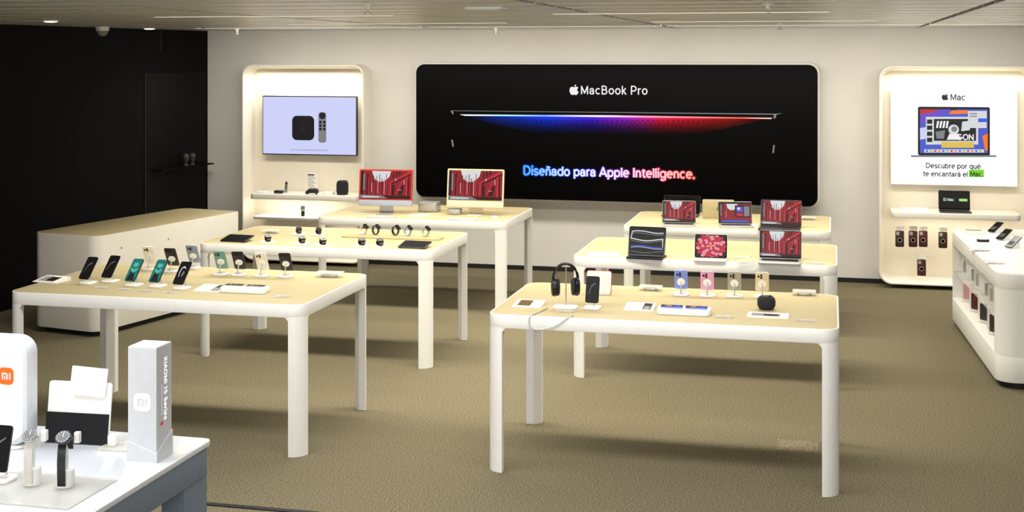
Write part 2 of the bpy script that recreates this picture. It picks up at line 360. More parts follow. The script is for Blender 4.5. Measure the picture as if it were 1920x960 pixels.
text(DP, gmat('core_letters', [(0, '#4fb0ff'), (.14, '#a4d4ff'), (.28, '#eaf2ff'), (.45, '#f6f0ff'), (.62, '#fde4f4'), (.8, '#ffcdd6'), (1, '#ffb4ac')], gx0, gx1, 1.), t, (gx0+gx1)/2, cz, gx1-gx0, -.006, .128)
x0, _ = S(845, 210); x1, _ = S(1455, 215)
G = [(0, '#000000'), (.08, '#040c28'), (.2, '#1030a8'), (.32, '#1f3dff'), (.45, '#4a22e8'), (.56, '#a024c8'), (.66, '#f01c40'), (.82, '#a01814'), (.94, '#300806'), (1, '#000000')]
edge = gmat('edge_glow', [(0, '#ffffff'), (.14, '#a8dcff'), (.3, '#6f94ff'), (.46, '#e0d4ff'), (.6, '#ff8fa8'), (.9, '#ff5848'), (1, '#ffd0c0')], x0, x1, 1.6)
_, zlow = S(1150, 258); _, zup = S(1150, 217)
soft = gmat('keyboard_glow', G, x0, x1, 1.3, fade=(zlow, zup), power=3.2)
mb = MB()
mb.flat([S(845, 208), S(1455, 215), S(1468, 212), S(1455, 213.2), S(845, 207.2)], -.003, E_GREY)
mb.flat([S(845, 208), S(849, 208), S(851, 214), S(848, 214)], -.003, E_GREY)
mb.flat([S(1451, 215), S(1456, 215), S(1454, 222), S(1450, 222)], -.003, E_GREY)
mb.flat([S(846, 262), S(849, 262), S(851, 275), S(848, 275)], -.003, E_GREY)
mb.flat([S(1450, 272), S(1453, 272), S(1451, 287), S(1448, 287)], -.003, E_GREY)
mb.flat([S(862, 216), S(1150, 218), S(1450, 222.5), S(1400, 232), S(1320, 250), S(1250, 258), S(1080, 258), S(1000, 250), S(915, 230)], -.003, soft)
for r_ in range(4):
    n_ = 40-r_*5; xa, xb = 965+r_*38, 1345-r_*32
    for k in range(n_):
        u = xa+(xb-xa)*k/n_; w_ = (xb-xa)/n_*.6; y_ = 225.5+r_*4.6+(u-1150)*.006
        mb.flat([S(u, y_+1.1), S(u+w_, y_+1.1), S(u+w_, y_), S(u, y_)], -.0045, M_PANEL)
mb.flat([S(862, 214.6), S(1150, 216.2), S(1448, 221), S(1446, 223), S(1150, 219.6), S(872, 217)], -.006, edge)
mb.build('picture', None, t, fix=False)

# ------------------------------------------------------------ niches
def niche(label, x0, x1, z0, z1):
    YF = 14.9; cx = (x0+x1)/2; w = x1-x0; h = z1-z0; cz = h/2
    t = thing('wall_niche', label, 'niche', (cx, YF, z0), group='rounded wall niches')
    g = lambda i, y, r: [(u, y, v) for u, v in rr(w-2*i, h-2*i, r, 8, 0, cz)]
    MB().loft([g(0, .3, .14), g(0, .012, .14), g(.003, .004, .137), g(.008, 0, .132), g(.018, .0, .122), g(.024, .006, .116), g(.06, .26, .09)], cap=(False, False)).build('frame', M_CREAM, t)
    MB().slab(w-.1, h-.1, .09, .255, .3, 'y', 0, 0, cz).build('back_panel', M_NICHE, t)
    return t
nx0, _ = W(453, 300, 14.9); nx1, ntop = W(682, 121, 14.9)
NZ0 = .04
niche('rounded white niche with the lit television, at left of the back wall', nx0, nx1, NZ0, ntop)
rx0, rtop = W(1648, 123, 14.9); rx1 = rx0+1.58
niche('rounded white niche with the lit poster, at right of the back wall', rx0, rx1, NZ0, rtop)
def wshelf(label, x0, x1, yf, z0, z1, m=M_CREAM):
    t = thing('wall_shelf', label, 'shelf', ((x0+x1)/2, yf, z0), group='niche shelves')
    w = x1-x0; d = 15.15-yf
    MB().slab(w, d, .06, 0, z1-z0, 'z', .006, 0, d/2).build('board', m, t)
    MB().box(-w/2+.08, w/2-.08, d-.04, d, -.03, .0).build('bracket', M_ALU, t)
    return t
ax, _ = W(467, 370, 14.65); bx, _ = W(668, 366, 14.65)
_, SZ = W(567, 366, 14.65)
wshelf('upper white shelf below the television in the left niche', ax, bx, 14.65, SZ-.06, SZ)
ax, _ = W(472, 410, 14.8); bx, _ = W(606, 410, 14.8); _, SZL = W(540, 408, 14.8)
wshelf('short thin lower shelf holding one watch in the left niche', ax, bx, 14.8, SZL-.03, SZL, M_WPL)
ax, _ = W(1672, 400, 14.65); bx, _ = W(1915, 400, 14.65); _, SZR = W(1793, 401, 14.65)
wshelf('white shelf below the poster in the right niche', ax, bx, 14.65, SZR-.06, SZR)

# television
YT = 15.06
a, _ = W(492, 181, YT); b, _ = W(669, 181, YT); _, zB = W(580, 291, YT); _, zT = W(580, 180, YT)
t = thing('television', 'flat television with a pale lavender picture in the left niche', 'television', ((a+b)/2, YT, zB))
w, h = b-a, zT-zB
MB().slab(w, h, .012, 0, .045, 'y', .004, 0, h/2).build('housing', M_BLK, t)
MB().box(-.2, .2, .045, .1, h*.3, h*.7).build('wall_mount', M_DARK, t)
mb = MB(); mb.flat(rr(w-.02, h-.024, .004, 2, 0, h/2), -.001, E_LAV)
def s(px, py):
    X, Z = W(px, py, YT); return (X-(a+b)/2, Z-zB)
c0 = s(568.5, 240); mb.flat(rr(.285, .295, .06, 6, *c0), -.002, E_INK)
fruit(mb, c0[0], c0[1], .1, -.003, E_DG)
c1 = s(604.5, 239); mb.flat(rr(.1, .365, .03, 5, *c1), -.002, E_GREY)
c2 = s(604.5, 217); mb.flat(circ(*c2, .042), -.003, E_DG)
for k in range(3):
    for e in (-1, 1):
        c3 = s(604.5+e*3.6, 229+k*6.5); mb.flat(circ(*c3, .018, 10), -.003, E_DG)
c4 = s(580, 281.5); mb.flat(rr(.5, .006, .002, 1, *c4), -.002, E_GREY)
mb.build('screen', None, t, fix=False)
# poster
YP = 15.08
a, _ = W(1670, 165, YP); b, _ = W(1908, 165, YP); _, pT = W(1789, 165, YP); _, pB = W(1789, 348, YP)
pc = (a+b)/2; w, h = b-a, pT-pB
t = thing('poster', 'large white illuminated poster with a notebook computer in the right niche', 'poster', (pc, YP, pB))
MB().slab(w, h, .004, 0, .05, 'y', .002, 0, h/2).build('light_box', M_WPL, t)
def s(px, py):
    X, Z = W(px, py, YP); return (X-pc, Z-pB)
mb = MB(); mb.flat(rr(w-.012, h-.012, .004, 2, 0, h/2), -.001, E_PW)
fr = s(1772, 181.5); fruit(mb, fr[0], fr[1], .075, -.002, E_INK)
qd = lambda a_, b_, c_, d_: [s(a_, d_), s(c_, d_), s(c_, b_), s(a_, b_)]
p0 = s(1721, 291); p1 = s(1856, 201)
mb.flat(rr(p1[0]-p0[0], p1[1]-p0[1], .02, 4, (p0[0]+p1[0])/2, (p0[1]+p1[1])/2), -.002, E_INK)
mb.flat(qd(1725, 205, 1852, 287), -.003, E_VIO)
mb.flat([s(1725, 235), s(1725, 205), s(1790, 205), s(1745, 225)], -.0032, E_PUR)
mb.flat([s(1725, 262), s(1725, 240), s(1738, 238), s(1736, 260)], -.0034, E_LAV)
mb.flat([s(1842, 255), s(1852, 250), s(1852, 282), s(1847, 282)], -.0035, E_ORG)
mb.flat([s(1725, 205), s(1760, 205), s(1748, 211), s(1725, 214)], -.0038, E_RED2)
mb.flat([s(1785, 207), s(1815, 207), s(1815, 213), s(1778, 214)], -.0038, E_ORG)
mb.flat(qd(1736, 219, 1834, 271), -.0045, E_SKY); mb.flat(qd(1751, 223, 1830, 264), -.005, E_DG)
for k in range(4): mb.flat(qd(1738, 224+k*11.4, 1748, 232+k*11.4), -.0055, E_DG)
for k in range(4): mb.flat([s(1755+k*6, 240), s(1758.5+k*6, 240), s(1761+k*6, 227), s(1757+k*6, 227)], -.0055, E_W)
mb.flat([s(1754, 247), s(1772, 244), s(1770, 260), s(1756, 260)], -.0053, E_GREY)
mb.flat(circ(*s(1788, 243), .055), -.0056, E_SKY); mb.flat(circ(*s(1789, 242), .03), -.006, E_GREY)
mb.flat([s(1775, 262), s(1780, 251), s(1797, 251), s(1802, 262)], -.006, E_W)
mb.flat([s(1804, 228), s(1822, 226), s(1818, 244), s(1802, 246)], -.0054, E_SKY)
mb.flat(qd(1815, 208, 1850, 240), -.0057, E_SKY); mb.flat(qd(1834, 222, 1850, 229), -.006, E_BLUE); mb.flat(qd(1818, 212, 1832, 214), -.006, E_GREY); mb.flat(qd(1818, 217, 1832, 219), -.006, E_GREY)
mb.flat(qd(1765, 266, 1826, 277), -.0058, E_YEL); mb.flat(qd(1733, 280, 1845, 286), -.0058, E_SKY)
for k in range(14): mb.flat(qd(1736+k*7.7, 281.4, 1740+k*7.7, 284.8), -.0062, (E_BLUE, E_GRN, E_RED2, E_ORG)[k % 4])
mb.flat(qd(1782, 202, 1795, 206), -.006, E_INK)
mb.flat(qd(1708, 291, 1868, 294.5), -.003, E_GREY)
mb.flat(qd(1816.5, 318, 1845, 332), -.002, E_GRN)
mb.build('picture', None, t, fix=False)
lw = lambda a_, b_: s(b_, 300)[0]-s(a_, 300)[0]
cc = s(1796, 182); text('Mac', E_INK, t, cc[0], cc[1], lw(1782, 1811), -.003, .095)
cc = s(1787, 311); text('Descubre por qué', E_INK, t, cc[0], cc[1], lw(1736, 1839), -.003, .11)
cc = s(1772.5, 326); text('te encantará el', E_INK, t, cc[0], cc[1], lw(1730.5, 1814.5), -.003, .11)
cc = s(1831, 326); text('Mac.', E_INK, t, cc[0], cc[1], lw(1818.5, 1843), -.004, .11)
cc = s(1810, 257); text('GON', E_W, t, cc[0], cc[1], lw(1794, 1826), -.0066, .13)

# ------------------------------------------------------------ display tables
TB = dict(A=(-5.28, -3.2, 7.75, 9.0, .95), B=(-5.15, -3.12, 10.19, 11.4, .94), Cc=(-5.0, -3.06, 12.45, 13.75, .90),
          D=(-2.02, .04, 7.76, 8.93, .95), Ee=(-1.97, .04, 10.2, 11.38, .94), Ff=(-1.88, -.01, 12.2, 13.45, .93))
LB = dict(A='cream display table at front left holding two rows of phones', B='cream display table at middle left holding watches', Cc='cream display table at back left holding two desktop computers',
          D='white display table at front right holding the headphones', Ee='cream display table at middle right holding tablets', Ff='cream display table at back right holding open notebook computers')
def table(key):
    x0, x1, y0, y1, zt = TB[key]; w, d = x1-x0, y1-y0; ap = .082; r = .095
    t = thing('display_table', LB[key], 'table', ((x0+x1)/2, (y0+y1)/2, 0), group='display tables')
    MB().slab(w-.02, d-.02, r-.01, zt-.02, zt, 'z', .001, n=8).build('tabletop', M_VEN, t)
    MB().slab(w, d, r, zt-ap, zt-.001, 'z', .003, n=8).build('apron', M_WHITE, t)
    for sx in (-1, 1):
        for sy in (-1, 1):
            ox, oy = w/2-r, d/2-r
            pts = [(r*math.cos(R(a)), r*math.sin(R(a))) for a in range(0, 91, 9)]+[(0, r-.05), (r-.05, 0)]
            m = MB().prism([(sx*(ox+u), sy*(oy+v)) for u, v in pts], 0, zt-ap+.004)
            fr_ = .045; z_ = zt-ap+.003
            cv = [(0, 0), (-fr_, 0)]+[(-fr_+fr_*math.sin(R(a)), -fr_+fr_*math.cos(R(a))) for a in range(15, 91, 15)]
            m.prism([(sx*(ox+u+.002), z_+v) for u, v in cv], sy*(d/2-.046), sy*(d/2-.002), 'y')
            m.prism([(sy*(oy+u+.002), z_+v) for u, v in cv], sx*(w/2-.046), sx*(w/2-.002), 'x')
            m.build('leg', M_WHITE, t)
    return t
for k in TB: table(k)
ZT = {k: v[4] for k, v in TB.items()}

# ------------------------------------------------------------ small products
PHSCREEN = {
    'dark': [(E_BLK, rr(1, 1, .08, 4, .5, .5)), (E_GREY, [(.2, .3), (.24, .32), (.43, .62), (.75, .73), (.74, .76), (.41, .66)])],
    'teal': [(E_TEAL, rr(1, 1, .08, 4, .5, .5)), (E_DG, [(.1, .02), (.9, .02), (.6, .45), (.3, .45)]), (E_TEAL2, [(.15, .5), (.5, .35), (.85, .5), (.8, .6), (.5, .5), (.2, .6)]), (E_TEAL2, [(.2, .7), (.5, .62), (.8, .7), (.7, .82), (.3, .82)])],
    'arc': [(E_BLK, rr(1, 1, .08, 4, .5, .5)), (E_W, [(.3, .3), (.22, .5), (.3, .72), (.5, .8), (.72, .72), (.7, .68), (.5, .74), (.34, .67), (.28, .5), (.34, .32)]), (E_GREY, [(.6, .3), (.75, .5), (.6, .6), (.5, .4)])],
    'lit': [(E_BLK, rr(1, 1, .08, 4, .5, .5)), (E_BLUE, [(.15, .1), (.85, .1), (.7, .4), (.3, .42)]), (E_PINK, [(.25, .55), (.5, .45), (.8, .58), (.6, .85), (.35, .8)]), (E_YEL, circ(.5, .65, .12, 10))]}
def phone_mesh(root, color, scr, w=.078, h=.16):
    MB().slab(w, h, .013, -.004, .004, 'y', .0015, 0, h/2).build('body', PH[color], root)
    mb = MB(); mb.flat(rr(w-.003, h-.003, .012, 4, 0, h/2), -.0042, M_BLKG)
    mb.pic(PHSCREEN[scr], -w/2+.003, .003, w-.006, h-.006, -.0046, step=.00015)
    mb.build('screen', None, root, fix=False)
    bump = MB().slab(.038, .04, .01, .004, .0065, 'y', .0008, .014, h-.028).build('camera_bump', PH[color], root)
    for u, v in ((.006, h-.02), (.006, h-.037), (.023, h-.0285)):
        MB().lathe([(.0075, 0), (.0075, .002), (.005, .0025)], 12, None, Matrix.Translation((u, .0065, v)) @ Matrix.Rotation(-PI/2, 4, 'X')).build('lens', M_BLKG, bump)
def phone(px, py, key, rz, color, scr, label, slabel, tilt=28, grp='phones on stands', x=None, y=None, z=None, h=.16, w=.078, up_=.036):
    z = ZT[key] if z is None else z
    if x is None: x, y = P(px, py, z)
    th = R(tilt); Mz = Matrix.Rotation(rz, 4, 'Z')
    st = thing('phone_stand', slabel, 'stand', (x, y, z), (0, 0, rz), grp.replace('phones', 'stands of the phones') if grp else None)
    MB().slab(.1, .095, .022, 0, .012, 'z', .003).build('base', M_WPL, st)
    ctr = Vector((0, 0, up_+.5*h*math.cos(th))); back = Vector((0, math.cos(th), -math.sin(th))); up = Vector((0, math.sin(th), math.cos(th)))
    pk = ctr+back*.0045+up*(-.012)
    Mp = Matrix.Translation(pk) @ Matrix.Rotation(-(PI/2)-th, 4, 'X')
    MB().lathe([(.026, .0), (.026, .007), (.024, .0085), (.014, .0088)], 22, None, Mp).build('charging_disc', M_PAPER, st)
    e = pk+back*.0085
    MB().tube([e, e+Vector((0, .006, -.02)), Vector((0, .034, .03)), Vector((0, .034, .01))], .0042, 8).build('post', M_ALU, st)
    b = ctr-up*(h/2); bw = Mz @ b
    p = thing('smartphone', label, 'phone', (x+bw.x, y+bw.y, z+bw.z), (-th, 0, rz), grp)
    phone_mesh(p, color, scr, w, h)
    return p
ORD = ['leftmost', 'second from left', 'third from left', 'fourth from left', 'fifth from left', 'sixth from left', 'rightmost']
front = [(166, 531, 'dark'), (208, 528, 'dark'), (252, 535, 'teal'), (297, 537, 'teal'), (342, 541, 'arc')]
for k, (px, py, s_) in enumerate(front):
    o_ = ORD[k] if k < 4 else 'rightmost'
    desc = {'dark': 'dark-screened phone', 'teal': 'phone with teal screen', 'arc': 'phone with white arc picture'}[s_]
    phone(px, py, 'A', R(-6), 'black', s_, f'{desc}, {o_} in front row of front left table', f'white phone stand, {o_} in front row of front left table', 40, 'phones in the front row of the front left table', h=.175, w=.082)
back = [(281, 505, 'white'), (322, 509, 'black'), (362, 503, 'slate'), (414, 515, 'green'), (448, 516, 'black'), (491, 518, 'white'), (536, 519, 'black')]
for k, (px, py, c_) in enumerate(back):
    phone(px, py, 'A', PI+R(10), c_, 'dark', f'{c_} phone seen from behind, {ORD[k]} in back row of front left table', f'round-disc phone stand, {ORD[k]} in back row of front left table', 38, 'phones in the back row of the front left table', h=.175, w=.084)
for k, (px, py, c_, nm) in enumerate(((1277, 553, 'blue', 'blue'), (1326, 555, 'pink', 'pink'), (1377, 556, 'stone', 'grey'), (1429, 557, 'gold', 'pale gold'))):
    phone(px, py, 'D', PI+R(4), c_, 'dark', f'{nm} phone seen from behind on front right table', f'round-disc stand behind which the {nm} phone leans, front right table', 22, 'phones in the back row of the front right table', h=.138, w=.086)
phone(1111, 578, 'D', R(-3), 'black', 'dark', 'black phone with a dark screen beside the headphones', 'white phone stand beside the headphones on front right table', 14, 'phone beside the headphones', h=.163, w=.084)

def card(px, py, key, w, d, rise, rz, label, grp, pic=None, z=None, xy=None):
    z = ZT[key] if z is None else z
    x, y = xy or P(px, py, z)
    t = thing('information_card', label, 'sign', (x, y, z), (0, 0, rz), grp)
    MB().prism([(-d/2, 0), (d/2, 0), (d/2, rise), (-d/2, .004)], -w/2, w/2, 'x').build('holder', M_WPL, t)
    al = math.atan2(rise-.004, d)
    Mx = Matrix.Translation((0, -d/2, .005)) @ Matrix.Rotation(-PI/2+al, 4, 'X'); L = math.hypot(d, rise-.004)
    mb = MB(); mb.flat(q(-w/2+.004, .004, w/2-.004, L-.004), -.0003, M_PAPER, Mx)
    if pic == 'phone':
        mb.flat(q(w*.12, .015, w*.4, L-.015), -.0008, M_BLK, Mx); mb.flat(q(w*.16, .02, w*.36, L*.5), -.0012, M_GREY, Mx)
    if pic == 'dark': mb.flat(q(-w*.4, .02, w*.3, L-.03), -.0008, M_GREY, Mx); mb.flat(q(-w*.1, .03, w*.25, L-.04), -.0012, M_BLK, Mx)
    if pic == 'gold': mb.flat(q(-w*.35, .02, w*.1, L-.02), -.0008, M_BRONZE, Mx)
    for k in range(4): mb.flat(q(-w*.42, L-.028-k*.02, -w*.05, L-.023-k*.02), -.0008, M_GREY, Mx)
    mb.build('print', None, t, fix=False)
    return t
card(97, 527, 'A', .2, .15, .025, R(-8), 'white information card at left end of front left table', 'information cards', 'dark')
card(397, 543, 'A', .19, .17, .02, 0, 'white printed card before the back row of phones on front left table', 'information cards', 'phone')
card(992, 572, 'D', .18, .16, .02, 0, 'white card with a pale gold picture left of the headphones', 'information cards', 'gold')
card(1200, 578, 'D', .18, .17, .02, 0, 'white printed card right of the phone on front right table', 'information cards', 'phone')
card(1440, 593, 'D', .24, .11, .012, 0, 'white card with a dark picture before the round black speaker', 'information cards', 'dark')
card(1132, 478, 'Ee', .26, .13, .012, 0, 'white leaflet at left end of middle right table', 'information cards')
card(0, 0, 'Ff', .26, .15, .03, 0, 'white leaflet at left end of the shelf below the poster', 'information cards', None, SZR, (W(1715, 390, 14.82)[0], 14.82))
def acr(px, py, key, w, d, h, label, disc=False, z=None):
    z = ZT[key] if z is None else z
    x, y = P(px, py, z)
    t = thing('acrylic_block', label, 'acrylic block', (x, y, z), (0, 0, R(random.uniform(-6, 6))), 'clear acrylic blocks')
    if disc:
        MB().slab(w*.6, d*.6, .02, 0, h*.6, 'z', .003).build('foot', M_ALU, t)
        MB().slab(w, d, .01, h*.6, h, 'z', .002).build('plate', M_ACR2, t)
    else:
        MB().slab(w, d, .008, 0, h, 'z', .001).build('plate', M_ACR, t)
        MB().slab(w*.7, d*.5, .003, h, h+.0008, 'z').build('paper_slip', M_ACR2, t)
acr(618, 519, 'A', .19, .1, .035, 'clear plate on a square foot at right end of front left table', True)
for k, (px, py) in enumerate(((190, 540), (232, 543), (275, 546), (320, 549))):
    acr(px, py, 'A', .09, .05, .006, f'small clear price plate, {ORD[k]} of four before the front row of phones')
acr(530, 557, 'A', .11, .07, .006, 'small clear price plate right of the white tray on front left table')
acr(1220, 544, 'D', .15, .09, .03, 'clear plate on a square foot left of the blue phone', True)
acr(1508, 553, 'D', .15, .09, .03, 'clear plate on a square foot at right end of front right table', True)
acr(1356, 595, 'D', .12, .07, .006, 'small clear price plate right of the tray of phones')
acr(1510, 602, 'D', .12, .07, .006, 'small clear price plate at front right corner of front right table')
acr(1062, 585, 'D', .1, .05, .006, 'small clear price plate below the headphones')
acr(1528, 494, 'Ee', .13, .08, .006, 'small clear price plate at right end of middle right table')
acr(1400, 492, 'Ee', .14, .06, .006, 'small clear price plate between the flower tablet and the notebook computer')
acr(1515, 412, 'Ff', .15, .09, .03, 'clear plate on a square foot at right end of back right table', True)
acr(508, 437, 'B', .15, .09, .03, 'clear plate on a square foot at left of middle left table', True)
def tray(px, py, key, label, plabels, w=.32, d=.13, hh=.035):
    z = ZT[key]; x, y = P(px, py, z)
    t = thing('phone_tray', label, 'tray', (x, y, z), (0, 0, 0), 'phone trays')
    MB().slab(w, d, .03, 0, hh, 'z', .006).build('body', M_WPL, t)
    for e, lb in zip((-1, 1), plabels):
        p = thing('smartphone', lb, 'phone', (x+e*.074+.065, y, z+hh+.0042), (R(-90), 0, R(90)), 'phones lying on trays')
        p.scale = (.9, 1, .82)
        MB().slab(.078, .16, .013, -.004, .004, 'y', .0015, 0, .08).build('body', PH['white' if key == 'A' else 'blue'], p)
        m_ = MB(); m_.flat(rr(.075, .157, .012, 4, 0, .08), -.0042, M_BLKG); m_.pic(PHSCREEN['arc' if key == 'A' else 'lit'], -.036, .003, .072, .154, -.0046, step=.00015); m_.build('screen', None, p, fix=False)
tray(460, 547, 'A', 'white rounded tray with two phones at front of front left table', ('left phone lying on the white tray of front left table', 'right phone lying on the white tray of front left table'))
tray(1283, 588, 'D', 'white rounded tray with two phones at front of front right table', ('left phone lying on the white tray of front right table', 'right phone lying on the white tray of front right table'))

# headphones
x, y = P(1060, 577, .95)
t = thing('headphone_stand', 'white headphone stand with a thin upright rod on front right table', 'stand', (x, y, .95))
MB().slab(.15, .1, .03, 0, .012, 'z', .003).build('base', M_WPL, t)
MB().tube([(0, .02, .012), (0, .02, .25), (0, .0, .2575), (0, -.03, .258)], .004).build('rod', M_ALU, t)
t = thing('headphones', 'black over-ear headphones hanging on a stand', 'headphones', (x, y, .95+.1), (0, 0, R(22)))
arc_ = [(.078*math.cos(R(a)), -.005, .075+.098*math.sin(R(a))) for a in range(-12, 193, 12)]
MB().tube(arc_, .0085, 8).build('headband', M_BLK, t)
cn = [(.06*math.cos(R(a)), -.005, .085+.083*math.sin(R(a))) for a in range(35, 146, 11)]
MB().tube(cn, .004, 6).build('canopy', M_DARK, t)
for e in (-1, 1):
    Mc = Matrix.Translation((e*.07, -.005, .03)) @ Matrix.Rotation(e*PI/2, 4, 'Y') @ Matrix.Diagonal((1.4, 1.05, 1.15, 1))
    c_ = MB().lathe([(.02, .016), (.036, .013), (.041, .004), (.041, -.008), (.036, -.012)], 20, None, Mc).build('ear_cup', M_BLK, t)
    MB().lathe([(.036, -.012), (.04, -.018), (.036, -.026), (.02, -.027)], 20, None, Mc).build('ear_pad', M_DARK, c_)
    MB().tube([(e*.0775, -.005, .06), (e*.0765, -.005, .08)], .0045).build('stem', M_ALU, t)
xh = x; yf = TB['D'][2]
pts = [(xh-.1, y-.05, .954), (xh-.13, yf+.06, .953), (xh-.15, yf-.003, .951), (xh-.16, yf-.006, .92), (xh-.15, yf-.008, .885), (xh-.1, yf-.01, .872), (xh+.0, yf-.008, .9), (xh+.08, yf-.002, .952), (xh+.1, yf+.04, .954)]
def smooth(p, n=5):
    out = []
    P_ = [Vector(a) for a in p]; P_ = [P_[0]]+P_+[P_[-1]]
    for i in range(1, len(P_)-2):
        for k in range(n):
            u = k/n; a, b, c, d = P_[i-1:i+3]
            out.append(.5*((2*b)+(c-a)*u+(2*a-5*b+4*c-d)*u*u+(3*b-a-3*c+d)*u**3))
    return out+[P_[-2]]
o = MB().tube(smooth(pts), .0028, 6).build('cable', M_ALU); tag(o, 'thin pale cable looping over the front edge below the headphones', 'cable')
x, y = P(1122, 552, .95)
t = thing('standing_card', 'upright white card with a red rim behind the black phone', 'sign', (x, y, .95))
MB().slab(.16, .15, .015, 0, .006, 'y', .001, 0, .075, M=Matrix.Rotation(R(-12), 4, 'X')).build('panel', M_WPL, t)
MB().slab(.168, .154, .015, .006, .010, 'y', .001, .0, .077, M=Matrix.Rotation(R(-12), 4, 'X')).build('rim', M_RED, t)
MB().box(-.06, .06, .0, .08, 0, .005).build('foot', M_WPL, t)
x, y = P(1437, 580, .95)
t = thing('smart_speaker', 'small round black fabric speaker on front right table', 'speaker', (x, y, .95))
M_MESH = mat('speaker_fabric', '#242427', .9, var=.4, scale=260, bump=.5)
MB().lathe([(r_*1.14, z_*1.08) for r_, z_ in [(.024, 0), (.037, .004), (.047, .02), (.049, .042), (.046, .06), (.038, .072), (.032, .0745)]], 26).build('body', M_MESH, t)
MB().lathe([(.036, .0804), (.034, .083), (.001, .0835)], 26).build('touch_plate', M_BLKG, t)

# ---- watches
def watch(x, y, z, rz, strap, label, grp, s=1., case=M_BLK, low=False):
    t = thing('wristwatch', label, 'watch', (x, y, z), (0, 0, rz), grp)
    a, b = (.04*s, .0135*s) if low else (.026*s, .033*s)
    path = [(a*math.cos(R(g)), b+.002+b*math.sin(R(g))) for g in range(0, 360, 20)]
    MB().ribbon(path, .024*s, .004*s, closed=True).build('strap', strap, t)
    if low: Mc = Matrix.Translation((0, -a*.25, b*1.95+.004)) @ Matrix.Rotation(R(-72), 4, 'X')
    else: Mc = Matrix.Translation((0, -a*.75, b+.002+b*.72)) @ Matrix.Rotation(R(-48), 4, 'X')
    c_ = MB().slab(.038*s, .045*s, .011*s, -.008*s, .004*s, 'y', .002*s, M=Mc).build('case', case, t)
    mb = MB(); mb.flat(rr(.033*s, .04*s, .009*s, 4), -.0085*s, M_BLKG, Mc); mb.flat(circ(0, 0, .012*s, 14), -.009*s, E_DG, Mc)
    mb.build('dial', None, c_, fix=False)
    return t
def wbase(px, py, key, label, w=.13, d=.09):
    z = ZT[key]; x, y = P(px, py, z)
    o = MB().slab(w, d, .02, 0, .012, 'z', .003).build('watch_stand', M_WPL); o.location = (x, y, z)
    tag(o, label, 'stand', 'watch stands'); return x, y, z+.012
fr_w = [(502, 455), (566, 458), (605, 461), (678, 462), (712, 463)]
for k, (px, py) in enumerate(fr_w):
    on = (ORD[k] if k < 4 else 'rightmost')
    x, y, z = wbase(px, py, 'B', f'low white watch stand, {on} in front row of middle left table')
    watch(x, y, z, R(35), M_BLK, f'dark wristwatch on a low stand, {on} in front row of middle left table', 'watches in the front row', 1.35, low=True)
for k, (px, py) in enumerate(((560, 440), (597, 441))):
    on = ('left', 'right')[k]
    x, y, z = wbase(px, py, 'B', f'low white watch stand, {on} of two in back row of middle left table')
    watch(x, y, z, R(35), M_BLK if k else M_ALUD, f'dark wristwatch, {on} of two in back row of middle left table', 'watches in the back row', 1.25, low=True)
x, y = P(736, 446, .94)
t = thing('watch_board', 'long pale wooden board holding five upright watches', 'tray', (x, y, .94))
MB().slab(.88, .17, .03, 0, .018, 'z', .004).build('board', M_GOLD, t)
MB().slab(.82, .12, .02, .018, .021, 'z').build('inlay', M_VEN, t)
bx_, by_ = x, y
M_PALE = mat('pale_strap', '#cfc8b8', .6)
cols = [M_PALE, M_CASEB, M_BLK, mat('blue_strap', '#8fa6ba', .6), mat('sage_strap', '#a9ad94', .6)]
for k, (dx, nm) in enumerate(((-.27, 'pale strap'), (-.16, 'brown strap'), (0.02, 'black strap'), (.13, 'light blue strap'), (.29, 'sage green strap'))):
    watch(bx_+dx, by_+.02, .94+.021, R(75), cols[k], f'upright wristwatch with {nm}, {ORD[k] if k < 4 else "rightmost"} on the long board', 'watches on the long board', 1.15, M_BLK)
for k, (px, py, on) in enumerate(((445, 452, 'left'), (778, 464, 'right'))):
    x, y = P(px, py, .94)
    t = thing('information_tablet', f'black tablet on a low wedge at {on} end of middle left table', 'tablet', (x, y, .94), (0, 0, R(-4)), 'information tablets')
    MB().prism([(-.07, 0), (.07, 0), (.07, .03), (-.07, .004)], -.08, .08, 'x').build('wedge', M_WPL, t)
    Mx = Matrix.Translation((0, -.085, .006)) @ Matrix.Rotation(-PI/2+R(10.5), 4, 'X')
    MB().slab(.24, .175, .012, -.006, .001, 'y', .0015, 0, .0875, M=Mx).build('body', M_BLK, t)
    mb = MB(); mb.flat(rr(.225, .16, .006, 3, 0, .0875), -.0065, M_PANEL, Mx); mb.build('screen', None, t, fix=False)

# ---- notebook computers
def laptop(px, py, key, rz, label, body=M_ALU, pic=RED, w=.31, d=.215, lean=18, z=None, grp='notebook computers', xy=None):
    z = ZT[key] if z is None else z
    x, y = xy or P(px, py, z)
    t = thing('notebook_computer', label, 'laptop', (x, y, z), (0, 0, rz), grp)
    b = MB().slab(w, d, .012, 0, .013, 'z', .002).build('base', body, t)
    MB().slab(w*.86, d*.45, .006, .013, .0138, 'z', cx=0, cy=.03).build('key_area', M_BLK, b)
    MB().slab(w*.42, d*.33, .006, .013, .0134, 'z', cx=0, cy=-d*.28).build('trackpad', M_ALUD if body is M_ALUD else M_ALU, b)
    Mx = Matrix.Translation((0, d/2-.002, .014)) @ Matrix.Rotation(R(-lean), 4, 'X')
    h = d*.97
    l_ = MB().slab(w, h, .012, 0, .005, 'y', .001, 0, h/2, M=Mx).build('lid', body, t)
    mb = MB(); mb.flat(rr(w-.003, h-.003, .011, 4, 0, h/2), -.0006, M_BLKG, Mx)
    if pic: mb.pic(pic, -w/2+.007, .016, w-.014, h-.024, -.001, Mx, .00015)
    mb.build('screen', None, l_, fix=False)
    mb = MB(); fruit(mb, 0, h*.5, .035, .0056, M_ALUD if body is not M_ALUD else M_BLK, Mx); mb.build('emblem', None, l_, fix=False)
    return t
